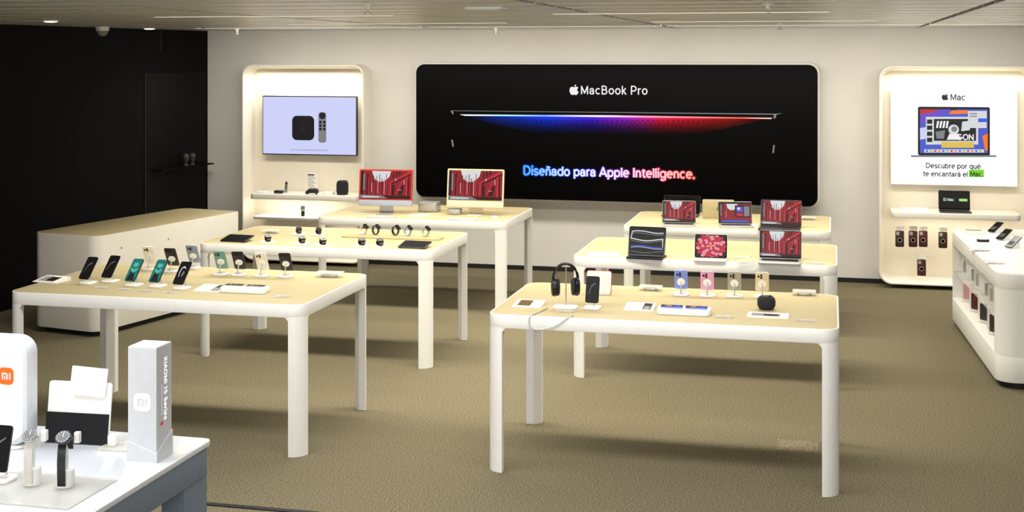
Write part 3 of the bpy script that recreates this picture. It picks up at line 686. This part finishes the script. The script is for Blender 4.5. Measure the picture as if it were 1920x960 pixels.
laptop(1273, 423, 'Ff', R(6), 'silver notebook computer with a red picture at left of back right table')
laptop(1276, 405, 'Ff', R(0), 'dark notebook computer behind the left one on back right table', M_ALUD, None, .36, .19, 22)
laptop(1347, 409, 'Ff', PI+R(4), 'pale gold notebook computer turned away on back right table', mat('tan_aluminium', '#c2b796', .5, metal=.1), RED, .3, .19, 12)
laptop(1380, 425, 'Ff', R(8), 'silver notebook computer showing a crowded desktop on back right table', M_ALU, DESK, .31, .215)
laptop(1462, 430, 'Ff', R(-2), 'dark notebook computer with a red picture at right of back right table', M_ALUD, RED, .37, .25)
laptop(1462, 492, 'Ee', R(0), 'silver notebook computer with a red picture on middle right table', M_ALU, RED, .315, .22, 12)
t = laptop(0, 0, 'Ff', 0, 'small black notebook computer on the shelf below the poster', M_ALUD, [(E_BLK, q(0, 0, 1, 1)), (E_GRN, q(.66, .42, .94, .58))], .32, .21, 10, SZR, xy=(W(1791, 390, 14.8)[0], 14.8))
Mx = Matrix.Translation((0, .103, .014)) @ Matrix.Rotation(R(-10), 4, 'X')
text('El Mac', E_W, t, -.055, .108, .11, -.0022, .1, Mx); text('hecho', E_W, t, .09, .108, .075, -.0024, .1, Mx)
for px, py, lab in ((1416, 424, 'small white mouse right of the crowded desktop on back right table'), (927, 409, 'small white mouse at right of back left table')):
    k = 'Ff' if px > 1000 else 'Cc'
    x, y = P(px, py, ZT[k])
    o = MB().lathe([(.03, 0), (.032, .006), (.029, .014), (.018, .02), (.002, .022)], 18, None, Matrix.Diagonal((.95, 1.7, 1, 1))).build('computer_mouse', M_WPL)
    o.location = (x, y, ZT[k]); tag(o, lab, 'mouse', 'computer mice')

# ---- tablets on middle right table
def tablet(px, py, key, label, slabel, items, w, h, tilt, case=M_BLK, rz=0):
    z = ZT[key]; x, y = P(px, py, z); th = R(tilt)
    s_ = thing('tablet_stand', slabel, 'stand', (x, y, z), (0, 0, rz), 'tablet stands')
    MB().slab(w*.98, .19, .012, 0, .012, 'z', .002, 0, .0).build('base', case, s_)
    MB().ribbon([(.05, .012), (.085, .05), (.072, .1)], w*.5, .006).build('back_support', case, s_)
    t = thing('tablet', label, 'tablet', (x, y-.02, z+.014), (-th, 0, rz), 'tablets on stands')
    MB().slab(w, h, .014, 0, .007, 'y', .0015, 0, h/2).build('body', case, t)
    mb = MB(); mb.flat(rr(w-.004, h-.004, .012, 4, 0, h/2), -.0006, M_BLKG); mb.pic(items, -w/2+.009, .009, w-.018, h-.018, -.001, None, .00012)
    mb.build('screen', None, t, fix=False)
def wave(z0, amp, t_, ph=0, x0=0, x1=1):
    a = [(x0+(x1-x0)*u/18, z0+amp*math.sin(u/18*PI*1.7+ph)) for u in range(19)]
    return a+[(u, v-t_) for u, v in reversed(a)]
WAV = [(E_BLK, q(0, 0, 1, 1)), (E_SKY, wave(.86, .035, .035, .3, .05, .97)), (E_GREY, wave(.78, .03, .02, .5, .05, .97)), (E_SKY, wave(.58, .04, .04, 2.2, .03, .97)), (E_GREY, wave(.5, .04, .02, 2.4, .03, .97)),
       (E_BLUE, wave(.32, .03, .03, .2, .05, .97)), (E_SKY, wave(.27, .03, .02, .2, .05, .97)), (E_GREY, wave(.12, .03, .02, 2.4, .05, .97)), (E_SKY, [(.05, .86), (.08, .86), (.04, .56), (.02, .58)]), (E_SKY, [(.94, .6), (.97, .6), (.97, .3), (.95, .3)])]
tablet(1212, 483, 'Ee', 'black tablet with pale wavy bands on its screen', 'black keyboard stand under the tablet with wavy bands', WAV, .29, .23, 17, rz=R(-4))
FLW = [(E_BLK, q(0, 0, 1, 1)), (E_MAG, circ(.5, .5, .46, 24))]
for ring, (rad, n_, ms) in enumerate(((.58, 17, (E_RED2, E_PINK, E_MAG, E_PINK)), (.47, 15, (E_PINK, E_RED2, E_MAG)), (.37, 14, (E_PINK, E_MAG, E_PINK, E_RED2)), (.27, 11, (E_PINK, E_RED2, E_MAG)), (.17, 8, (E_MAG, E_PINK)), (.07, 6, (E_YEL, E_ORG)))):
    for k in range(n_):
        a = 2*PI*k/n_+ring*.23
        for sc, mm in ((1.05, E_MAG), (1., ms[k % len(ms)])):
            p_ = []
            for du, dr in ((-.32, .35), (-.5, .7), (-.36, .94), (0, 1.03), (.36, .94), (.5, .7), (.32, .35)):
                aa = a+du*2*PI/n_*sc; p_.append((min(1, max(0, .5+rad*dr*sc*math.cos(aa)*.84)), min(1, max(0, .5+rad*dr*sc*math.sin(aa)))))
            FLW.append((mm, p_))
tablet(1333, 487, 'Ee', 'tablet showing a pink flower on its screen', 'white stand under the tablet with the pink flower', FLW, .25, .185, 14, M_WPL)
x, y = P(1392, 484, .94)
t = thing('stylus', 'white stylus lying beside the flower tablet', 'stylus', (x, y, .9445), (0, 0, R(35)))
MB().tube([(-.08, 0, 0), (.07, 0, 0)], .0045, 8).build('barrel', M_WPL, t); MB().tube([(.07, 0, 0), (.086, 0, 0)], [.0042, .001], 8).build('tip', M_GREY, t)

# ---- desktop computers on back left table
def desktop(px, py, rz, label, back, chin, bez, w=.55, h=.37):
    z = ZT['Cc']; x, y = P(px, py, z)
    t = thing('desktop_computer', label, 'computer', (x, y, z), (0, 0, rz), 'all-in-one desktop computers')
    zb_ = .08
    Mx = Matrix.Translation((0, 0, zb_)) @ Matrix.Rotation(R(-7), 4, 'X')
    MB().slab(w, h, .014, 0, .018, 'y', .002, 0, h/2, M=Mx).build('housing', back, t)
    MB().slab(w-.002, .058, .006, -.0012, .002, 'y', .0005, 0, .03, M=Mx).build('chin', chin, t)
    mb = MB(); mb.flat(rr(w-.004, h-.062, .01, 4, 0, .06+(h-.062)/2), -.0006, bez, Mx)
    mb.flat(q(-w/2+.016, .076, w/2-.016, h-.016), -.0009, M_BLKG, Mx)
    mb.pic(RED, -w/2+.018, .078, w-.036, h-.096, -.0012, Mx, .0002); mb.build('screen', None, t, fix=False)
    MB().ribbon([(-.1, .003), (.0, .003), (.05, .004), (.062, .02), (.05, .09), (.036, .17)], .145, .005).build('stand', chin if back is M_YEL else M_ALU, t)
    return t
M_CHINB = mat('blue_grey_chin', '#9aa2ae', .4); M_CHINY = mat('cream_chin', '#cfc5ac', .4); M_BEZY = mat('cream_bezel', '#d3c8aa', .4)
desktop(722, 401, R(4), 'red backed desktop computer with a red picture at left of back left table', M_RED, M_CHINB, M_RED, .56)
desktop(890, 404, R(0), 'yellow framed desktop computer with a red picture at right of back left table', M_YEL, M_CHINY, M_BEZY, .59, .385)
for px, py, w, hh, lab in ((800, 398, .2, .095, 'larger square silver mini computer between the two desktop computers'), (849, 403, .14, .055, 'smaller flat silver mini computer left of the yellow desktop computer')):
    x, y = P(px, py, .9)
    t = thing('mini_computer', lab, 'computer', (x, y+w/2, .9), (0, 0, R(4)), 'mini computers')
    MB().slab(w, w, .03, .004, hh, 'z', .004, n=8).build('body', M_ALU, t)
    MB().lathe([(w*.42, 0), (w*.42, .006)], 20).build('foot', M_DARK, t)
    mb = MB()
    for k in (-.3, -.15): mb.flat(q(k*w-.006, .018, k*w+.006, .022), -w/2-.0006, M_DARK)
    mb.flat(circ(.3*w, .02, .004, 10), -w/2-.0006, M_DARK); mb.build('ports', None, t, fix=False)
def keyb(px, Y_, lab):
    x = W(px, 400, Y_)[0]
    t = thing('keyboard', lab, 'keyboard', (x, Y_, .9), (0, 0, R(3)), 'white keyboards')
    MB().slab(.28, .11, .01, 0, .006, 'z', .001).build('plate', M_ALU, t)
    mb = MB()
    for r_ in range(5):
        for k in range(13): mb.box(-.132+k*.0205, -.132+k*.0205+.017, -.048+r_*.0198, -.048+r_*.0198+.0165, .006, .008)
    mb.build('keys', M_WPL, t)
keyb(715, 12.57, 'white keyboard before the red desktop computer'); keyb(868, 12.56, 'white keyboard before the yellow desktop computer')
card(785, 405, 'Cc', .2, .09, .01, 0, 'white leaflet between the two desktop computers', 'information cards')

# ---- left niche shelf items
def nsh(px, y_): return W(px, 300, y_)[0]
x = nsh(642, 14.82); t = thing('cylinder_speaker', 'tall rounded black fabric speaker at right of the left niche shelf', 'speaker', (x, 14.82, SZ))
MB().lathe([(.05, 0), (.064, .008), (.071, .04), (.071, .125), (.062, .155), (.045, .167), (.04, .168)], 26).build('body', M_MESH, t)
MB().lathe([(.04, .1675), (.038, .17), (.001, .1705)], 24).build('touch_plate', M_BLKG, t)
x = nsh(523, 14.8); t = thing('media_box', 'small square black media box on the left niche shelf', 'media player', (x, 14.8, SZ))
MB().slab(.1, .1, .022, 0, .033, 'z', .003).build('body', M_BLK, t); MB().slab(.06, .003, .001, .012, .014, 'z', cy=-.051).build('status_light', M_GREY, t)
x = nsh(536, 14.87); t = thing('remote_control', 'slim silver remote standing behind the black media box', 'remote', (x, 14.87, SZ), (R(-8), 0, 0))
MB().slab(.036, .14, .008, 0, .009, 'y', .001, 0, .07).build('body', M_ALU, t)
mb = MB(); mb.flat(circ(0, .11, .014), -.0006, M_BLK)
for k in range(3):
    for e in (-1, 1): mb.flat(circ(e*.008, .085-k*.016, .006, 10), -.0006, M_BLK)
mb.build('buttons', None, t, fix=False)
x = nsh(491, 14.8); o = MB().slab(.13, .1, .02, 0, .02, 'z', .004).build('charging_dock', M_WPL); o.location = (x, 14.8, SZ); tag(o, 'flat white charging dock at left end of the left niche shelf', 'dock')
x = nsh(617, 14.8); o = MB().slab(.12, .1, .02, 0, .035, 'z', .006).build('charging_dock', M_WPL); o.location = (x, 14.8, SZ); tag(o, 'white charging dock left of the tall black speaker', 'dock')
x = nsh(585, 14.95); t = thing('sign_holder', 'small clear sign holder with a printed sheet on the left niche shelf', 'sign', (x, 14.95, SZ))
MB().box(-.08, .08, -.03, .03, 0, .006).build('foot', M_ACR2, t); MB().box(-.075, .075, -.002, .002, .006, .24).build('sheet', M_PAPER, t)
mb = MB()
for k in range(8): mb.flat(q(-.055, .06+k*.018, .05-(k % 3)*.02, .066+k*.018), -.003, M_GREY)
mb.flat(q(-.055, .205, .03, .22), -.003, M_DARK); mb.build('print', None, t, fix=False)
x = nsh(587, 14.76); t = thing('game_controller', 'black game controller on the left niche shelf', 'game controller', (x, 14.76, SZ+.006), (R(25), 0, 0))
out = [(-.075, -.045), (-.06, -.05), (-.04, -.02), (.04, -.02), (.06, -.05), (.075, -.045), (.078, -.01), (.062, .035), (.04, .042), (-.04, .042), (-.062, .035), (-.078, -.01)]
MB().loft([[(u*k, v*k, z_) for u, v in out] for k, z_ in ((.85, .02), (1, .03), (1, .045), (.85, .055))]).build('body', M_BLK, t)
for e in (-1, 1): MB().lathe([(.009, .055), (.006, .06), (.01, .066), (.001, .067)], 12, None, Matrix.Translation((e*.03, -.002, 0))).build('thumb_stick', M_DARK, t)
x = nsh(568, 14.9); o = MB().slab(.09, .08, .02, 0, .012, 'z', .003).build('watch_stand', M_WPL); o.location = (x, 14.9, SZL); tag(o, 'white watch stand on the short lower shelf of left niche', 'stand', 'watch stands')
watch(x, 14.9, SZL+.012, R(20), M_BLK, 'dark wristwatch on the short lower shelf of the left niche', None, 1.6, M_ALU)

# ---- phone cases on hooks, right niche
for k, (px, py, m, nm) in enumerate(((1687, 430, M_CASEB, 'brown phone case at far left'), (1712, 430, M_CASE, 'wine phone case, second from left'), (1731, 430, M_CASE, 'wine phone case, third from left'), (1768, 432, M_CASEB, 'brown phone case at far right'), (1728, 484, M_CASE, 'wine phone case hanging lowest'))):
    Yh = 14.93-(.05 if k == 1 else 0)
    X, Z = W(px, py, Yh)
    t = thing('phone_case', nm+' on a hook below the right niche shelf', 'phone case', (X, Yh, Z-.19), group='phone cases on hooks')
    b = MB().slab(.09, .175, .014, 0, .01, 'y', .002, 0, .0875).build('shell', m, t)
    MB().slab(.034, .036, .009, -.002, .0, 'y', 0, -.02, .145).build('camera_window', M_ALU, b)
    mb = MB(); mb.lathe([(.022, 0), (.022, .001), (.019, .001), (.019, 0)], 20, None, Matrix.Translation((0, -.0015, .075)) @ Matrix.Rotation(PI/2, 4, 'X')); mb.build('ring', M_WPL, b)
    MB().box(-.012, .012, .002, .008, .175, .195).build('hang_tab', M_ACR2, t)
    h_ = thing('wall_hook', 'metal hook with white price tag holding the '+nm, 'hook', (X, 15.15, Z+.003), group='hooks of the phone cases')
    MB().tube([(0, 0, 0), (0, Yh-15.15-.06, 0), (0, Yh-15.15-.07, .012)], .004).build('rod', M_ALU, h_)
    MB().box(-.04, .04, Yh-15.15-.076, Yh-15.15-.073, .0, .04).build('price_tag', M_PAPER, h_)

# ------------------------------------------------------------ left counter
ax_ = math.atan2(.40, 2.0)
t = thing('low_counter', 'long low white counter with rounded ends by the black wall', 'counter', (-6.49, 11.74, 0), (0, 0, -ax_))
MB().slab(.68, 2.0, .1, 0, .05, 'z').build('plinth', M_DARK, t)
MB().slab(.76, 2.14, .11, .05, .899, 'z', .004, n=8).build('body', M_CREAM, t)
MB().slab(.74, 2.12, .10, .885, .9, 'z', .001, n=8).build('worktop', M_VEN, t)
for yy in (-.75, -.1): MB().lathe([(.009, 0), (.009, .003)], 12, None, Matrix.Translation((.38, yy, .76)) @ Matrix.Rotation(PI/2, 4, 'Y')).build('cable_port', M_GREY, t)

# ------------------------------------------------------------ right counter
RC = Matrix.Translation((1.765, 11.9, 0)) @ Matrix.Rotation(R(2.7), 4, 'Z')
t = thing('display_counter', 'white counter with an open shelf side at right edge', 'counter', (1.765, 11.9, 0), (0, 0, R(2.7)))
hw, hd = .62, 1.3
MB().slab(hw*2-.08, hd*2-.08, .12, 0, .05, 'z').build('plinth', M_DARK, t)
MB().slab(hw*2, hd*2, .14, .05, .25, 'z', .004, n=8).build('lower_body', M_WHITE, t)
MB().slab(hw*2, hd*2, .14, .745, .865, 'z', .004, n=8).build('upper_body', M_WHITE, t)
MB().slab(hw*2-.03, hd*2-.03, .13, .862, .87, 'z', n=8).build('worktop', M_WPL, t)
full = rr(hw*2, hd*2, .14, 8)
for e in (-1, 1):
    half = [(u, v) for u, v in full if v*e > hd-.141]
    half.sort(key=lambda p: math.atan2(p[1]-e*(hd-.4), p[0]))
    MB().prism(half, .245, .75).build('end_panel', M_WHITE, t)
MB().box(-.1, -.06, -hd+.14, hd-.14, .245, .75).build('back_panel', M_NICHE, t)
MB().box(-hw+.02, -.1, -hd+.14, hd-.14, .49, .498).build('glass_shelf', M_ACR, t)
NT = ['nearest', 'second nearest', 'third nearest', 'fourth nearest', 'fifth nearest', 'sixth nearest', 'seventh nearest', 'eighth nearest', 'ninth nearest', 'farthest']
CASES = [(M_CASER, 'crimson'), (M_CASEP, 'pink'), (M_CASEB, 'brown'), (M_CASER, 'crimson'), (M_ALUD, 'dark grey'), (M_CASEP, 'pink'), (M_CASE, 'wine')]
for k in range(9):
    p = RC @ Vector((-.5+.03*(k % 2), -1.02+k*.245, .25)); m_, nm = CASES[k % 7]
    b = thing('case_box', f'clear box with a {nm} case on counter bottom shelf, {NT[k] if k < 8 else "farthest"}', 'box', p, (0, 0, R(42)), group='boxes on the counter bottom shelf')
    MB().slab(.06, .13, .004, 0, .2, 'z', .001).build('sleeve', M_ACR2, b)
    MB().slab(.085, .14, .012, -.037, -.031, 'x', .001, 0, .1).build('case', m_, b)
for k in range(9):
    p = RC @ Vector((-.5, -1.02+k*.245, .498))
    b = thing('accessory_box', f'small clear silver box on counter upper shelf, {NT[k] if k < 8 else "farthest"}', 'box', p, (0, 0, R(42)), group='boxes on the counter upper shelf')
    MB().slab(.07, .12, .004, 0, .16+.02*(k % 2), 'z', .001).build('sleeve', M_ACR2, b)
    MB().slab(.08, .1, .004, -.0375, -.0355, 'x', .0, 0, .08).build('print', (M_GREY, M_SILV, M_ALU)[k % 3], b)
# low sloping devices on the right counter
for k, (px, py, rz, lab) in enumerate(((1866, 436, -50, 'far black tablet sloping on a low wedge on the right counter'), (1882, 450, -50, 'middle black tablet sloping on a low wedge on the right counter'), (1899, 465, -50, 'near black tablet sloping on a low wedge on the right counter'))):
    x, y = P(px, py, .87)
    t = thing('sloping_tablet', lab, 'tablet', (x, y, .87), (0, 0, R(rz)), 'sloping tablets on the right counter')
    MB().prism([(-.045, 0), (.045, 0), (.045, .07), (-.045, .012)], -.035, .035, 'x').build('wedge', M_WPL, t)
    Mx = Matrix.Translation((0, -.055, .006)) @ Matrix.Rotation(-PI/2+R(32.8), 4, 'X')
    MB().slab(.085, .15, .01, -.008, -.002, 'y', .0015, 0, .075, M=Mx).build('body', M_BLK, t)
    mb = MB(); mb.flat(rr(.079, .142, .008, 3, 0, .075), -.0085, M_BLKG, Mx); mb.flat(q(-.03, .03, .02, .08), -.0088, M_ALUD, Mx); mb.build('screen', None, t, fix=False)
for k, (px, py, w, d, h, lab) in enumerate(((1825, 438, .2, .14, .03, 'flat white box at far end of the right counter'), (1905, 441, .2, .14, .045, 'taller white box at far end of the right counter'), (1838, 470, .2, .14, .012, 'clear tray nearest the left edge of the right counter'),
                                           (1866, 494, .16, .1, .02, 'flat clear plate nearest the front of the right counter'), (1843, 453, .1, .07, .02, 'small flat black box left of the sloping tablets on the right counter'))):
    x, y = P(px, py, .87)
    t = thing('display_box', lab, 'box', (x, y, .87), (0, 0, R(5)), 'boxes on the right counter')
    MB().slab(w, d, .015, 0, h, 'z', .003).build('body', M_WPL if k < 2 else (M_BLK if k == 4 else M_ACR), t)
    MB().slab(w*.7, d*.5, .01, h, h+.003, 'z').build('label_plate', M_PAPER if k else M_GREY, t)

# ------------------------------------------------------------ foreground table
FZ = .9
bx_, by_ = P(400, 822, FZ)
t = thing('white_demo_table', 'glossy white table with slate grey legs in the lower left corner', 'table', (bx_-.95, by_-.8, 0))
fw, fd = .95, .8
MB().slab(fw*2, fd*2, .04, FZ-.022, FZ, 'z', .003).build('tabletop', mat('glossy_white', '#e2e4e8', .12, var=.02, spec=.5), t)
MB().slab(fw*2-.02, fd*2-.02, .035, FZ-.14, FZ-.02, 'z', .002).build('apron', M_SLATE, t)
for sx in (-1, 1):
    for sy in (-1, 1): MB().box(sx*(fw-.02)-(.1 if sx > 0 else 0), sx*(fw-.02)+(.1 if sx < 0 else 0), sy*(fd-.02)-(.2 if sy > 0 else 0), sy*(fd-.02)+(.2 if sy < 0 else 0), 0, FZ-.13).build('leg', M_SLATE, t)
# tower
x, y = P(293, 868, FZ); x -= .06; y += .06
t = thing('tower_sign', 'tall silver tower sign with vertical white lettering on white table', 'sign', (x, y, FZ))
th_ = .45; hw = .0615
MB().box(-hw, hw, -hw, hw, 0, th_).build('column', M_SILV, t)
MB().box(-hw+.002, hw-.002, -hw+.002, hw-.002, th_, th_+.003).build('cap', M_WPL, t)
e = hw+.004
b = MB()
b.loft([[(-e, -e, 0), (e, -e, 0), (e, e, 0), (-e, e, 0)], [(-e, -e, .08), (e, -e, .035), (e, e, .1), (-e, e, .13)]]); b.build('base_sleeve', M_SILV, t)
mb = MB(); two_letter(mb, 0, .235, .072, -hw-.001, E_PW, M_SILV); mb.build('emblem', None, t, fix=False)
Mr = Matrix.Translation((hw+.001, 0, 0)) @ Matrix.Rotation(PI/2, 4, 'Z')
Mr2 = Mr @ Matrix.Translation((.012, 0, .278)) @ Matrix.Rotation(PI/2, 4, 'Y')
text('XIAOMI 15 Series', E_PW, t, 0, 0, .25, 0, .12, Mr2, track=.06)
mb = MB(); mb.flat(rr(.02, .014, .003, 2, -.02, .145), -.0005, E_RED2, Mr)
for k in range(10): mb.flat(q(-.021, .18+k*.012, -.017, .188+k*.012), -.0005, E_SKY, Mr)
mb.build('small_print', None, t, fix=False)
# illuminated sign
SX = -3.385
t = thing('light_sign', 'white rounded light panel with an orange square emblem on white table', 'sign', (SX, 4.8, FZ))
MB().slab(.42, .44, .07, 0, .08, 'y', .01, 0, .235, n=8).build('frame', M_SILV, t)
mb = MB(); mb.flat(rr(.38, .4, .055, 6, 0, .235), -.001, E_PW)
sx_, sz_ = W(12, 705, 4.8)
two_letter(mb, sx_-SX, sz_-FZ, .07, -.002, E_ORG, E_W); mb.build('light_panel', None, t, fix=False)
MB().lathe([(.12, 0), (.125, .006), (.12, .014), (.05, .016)], 28, None, Matrix.Translation((.05, .06, 0)) @ Matrix.Diagonal((1.2, .8, 1, 1))).build('foot', M_WPL, t)
# black and white product stand with loose card
x, y = P(193, 842, FZ)
t = thing('product_stand', 'white and black box-shaped stand left of the silver tower', 'stand', (x-.145, y+.04, FZ), (0, 0, R(3)))
Mx = Matrix.Rotation(R(-8), 4, 'X')
MB().slab(.28, .25, .012, 0, .012, 'y', .002, 0, .125, M=Mx).build('back_panel', M_WPL, t)
MB().box(-.138, .138, -.01, -.001, .002, .125, None, Mx).build('lower_panel', M_BLK, t)
MB().box(-.13, .06, 0.01, .1, 0, .01).build('foot', M_WPL, t)
t = thing('blank_card', 'blank white card sticking up above the black and white stand', 'card', (x-.105, y+.055, FZ+.2), (R(-8), R(3), R(3)))
MB().slab(.16, .115, .004, 0, .003, 'y', 0, 0, .055).build('sheet', M_PAPER, t)
MB().box(-.02, .02, -.003, .003, -.0, .03).build('clip', M_WPL, t)
# tray, watches, phone, charger
x, y = P(60, 922, FZ)
o = MB().slab(.62, .34, .01, 0, .006, 'z', .001).build('acrylic_tray', M_ACR2); o.location = (x-.07, y+.02, FZ); tag(o, 'clear acrylic tray under the two watches on white table', 'tray')
for px, py, strap, cm, lab in ((60, 907, mat('white_strap', '#d6d2c9', .6), M_ALU, 'white strap wristwatch with silver case'), (122, 911, M_BLK, M_ALUD, 'black strap wristwatch with dark case')):
    x, y = P(px, py, FZ+.006)
    t = thing('watch_pedestal', 'white round pedestal under the '+lab, 'stand', (x, y, FZ+.006), group='watch pedestals on the white table')
    MB().lathe([(.033, 0), (.034, .003), (.034, .06), (.031, .064), (.001, .065)], 24).build('drum', M_WPL, t)
    MB().ribbon([(-.0, .065), (.004, .1), (.0, .14), (-.02, .17)], .022, .006).build('holder', M_WPL, t)
    w_ = thing('wristwatch', lab+' on a round pedestal', 'watch', (x, y, FZ+.006+.065), (0, 0, R(12)), 'watches on round pedestals')
    pth = [(-.037, -.055), (-.039, -.02), (-.04, .03), (-.036, .07), (-.026, .1), (.0, .122), (.026, .115), (.04, .09), (.044, .06)]
    MB().ribbon(pth, .03, .004).build('strap', strap, w_)
    Mc = Matrix.Translation((0, -.018, .118)) @ Matrix.Rotation(R(-50), 4, 'X') @ Matrix.Rotation(PI/2, 4, 'X') @ Matrix.Diagonal((1.25, 1.25, 1.25, 1))
    c_ = MB().lathe([(.019, -.006), (.023, -.004), (.024, .003), (.0215, .0065), (.0205, .006)], 24, None, Mc).build('case', cm, w_)
    d_ = MB().lathe([(.0208, .0058), (.0208, .0066), (.001, .0067)], 24, None, Mc).build('dial', M_BLKG, c_)
    mb = MB()
    for a in range(12): mb.add([Mc @ Vector((r_*math.cos(R(30*a)+o_), r_*math.sin(R(30*a)+o_), .0071)) for r_, o_ in ((.015, -.03), (.0185, -.03), (.0185, .03), (.015, .03))], [[0, 1, 2, 3]])
    mb.add([Mc @ Vector(p) for p in ((-.0008, 0, .0072), (.0008, 0, .0072), (.0008, .014, .0072), (-.0008, .014, .0072))], [[0, 1, 2, 3]])
    mb.build('markings', M_ALU, c_, fix=False)
    MB().tube([(.029, -.018, .118), (.036, -.018, .118)], .004).build('crown', cm, c_)
    MB().slab(.026, .04, .006, .03, .05, 'x', .002, .02, .11).build('security_clip', M_WPL, w_)
phone(2, 915, 'A', R(0), 'black', 'dark', 'black phone cut off by the left edge of the photo', 'white stand of the phone at the left edge of the photo', 14, None, *P(2, 900, FZ+.006), FZ+.006, h=.17)
x, y = P(214, 838, FZ)
t = thing('charger_tray', 'small clear tray with white plug behind the silver tower', 'tray', (x+.02, y, FZ), (0, 0, R(4)))
MB().slab(.13, .12, .01, 0, .008, 'z', .002).build('base', M_ACR2, t); MB().slab(.035, .035, .008, .008, .05, 'z', .003, cx=-.025).build('plug', M_WPL, t)
MB().box(.056, .06, -.055, .055, .008, .04).build('end_wall', M_ACR, t)

# ------------------------------------------------------------ lights
def area(name, loc, sx, sy, e, col, rot=(0, 0, 0), spread=180):
    l = bpy.data.lights.new(name, 'AREA'); l.shape = 'RECTANGLE'; l.size = sx; l.size_y = sy; l.energy = e; l.color = col
    l.spread = R(spread)
    o = bpy.data.objects.new(name, l); C.objects.link(o); o.location = loc; o.rotation_euler = rot
    return o
WARM = (1, .955, .83); NEU = (1, .985, .95); COOL = (.94, .97, 1)
area('lamp_aisle_front', (-2.5, 9.55, 2.76), 6.0, .3, 150, WARM, spread=130)
area('lamp_aisle_rear', (-2.5, 11.95, 2.76), 6.0, .3, 150, WARM, spread=130)
area('lamp_wall', (-2.5, 13.6, 2.76), 9.0, .3, 125, (1, .95, .84), (R(24), 0, 0), spread=160)
area('lamp_near', (-2.0, 6.6, 2.76), 6.0, .45, 125, NEU, spread=150)
area('lamp_foreground', (-3.3, 4.3, 2.7), 1.6, 1.0, 50, COOL)
area('lamp_front_fill', (-1.0, -.8, 2.6), 5, 2.0, 320, NEU, (R(82), 0, R(8)))
area('lamp_right', (2.2, 11.6, 2.76), 1.2, 3, 42, WARM)
ncx = (nx0+nx1)/2
area('lamp_niche_left_top', (ncx, 15.0, ntop-.1), 1.2, .12, 9, (1, .93, .78))
area('lamp_niche_left_low', (ncx, 14.9, SZ-.07), 1.2, .2, 5, (1, .92, .75))
area('lamp_niche_right_top', ((rx0+rx1)/2, 15.0, rtop-.1), 1.2, .12, 9, (1, .91, .74))
area('lamp_niche_right_low', ((rx0+rx1)/2, 14.9, SZR-.07), 1.2, .2, 5, (1, .91, .74))
wd = bpy.data.worlds.new('room_ambient'); SC.world = wd; wd.use_nodes = True
bg = wd.node_tree.nodes['Background']; bg.inputs[0].default_value = (1, .985, .96, 1); bg.inputs[1].default_value = .28

# ------------------------------------------------------------ camera
cam = bpy.data.cameras.new('camera'); co = bpy.data.objects.new('camera', cam); C.objects.link(co)
co.location = (0, 0, H); co.rotation_euler = (R(90), 0, YAW)
cam.sensor_width = 36; cam.lens = F/1920*36; cam.shift_y = -(480-HY)/1920; cam.clip_end = 100
SC.camera = co
SC.view_settings.view_transform = 'Standard'
SC.view_settings.look = 'None'
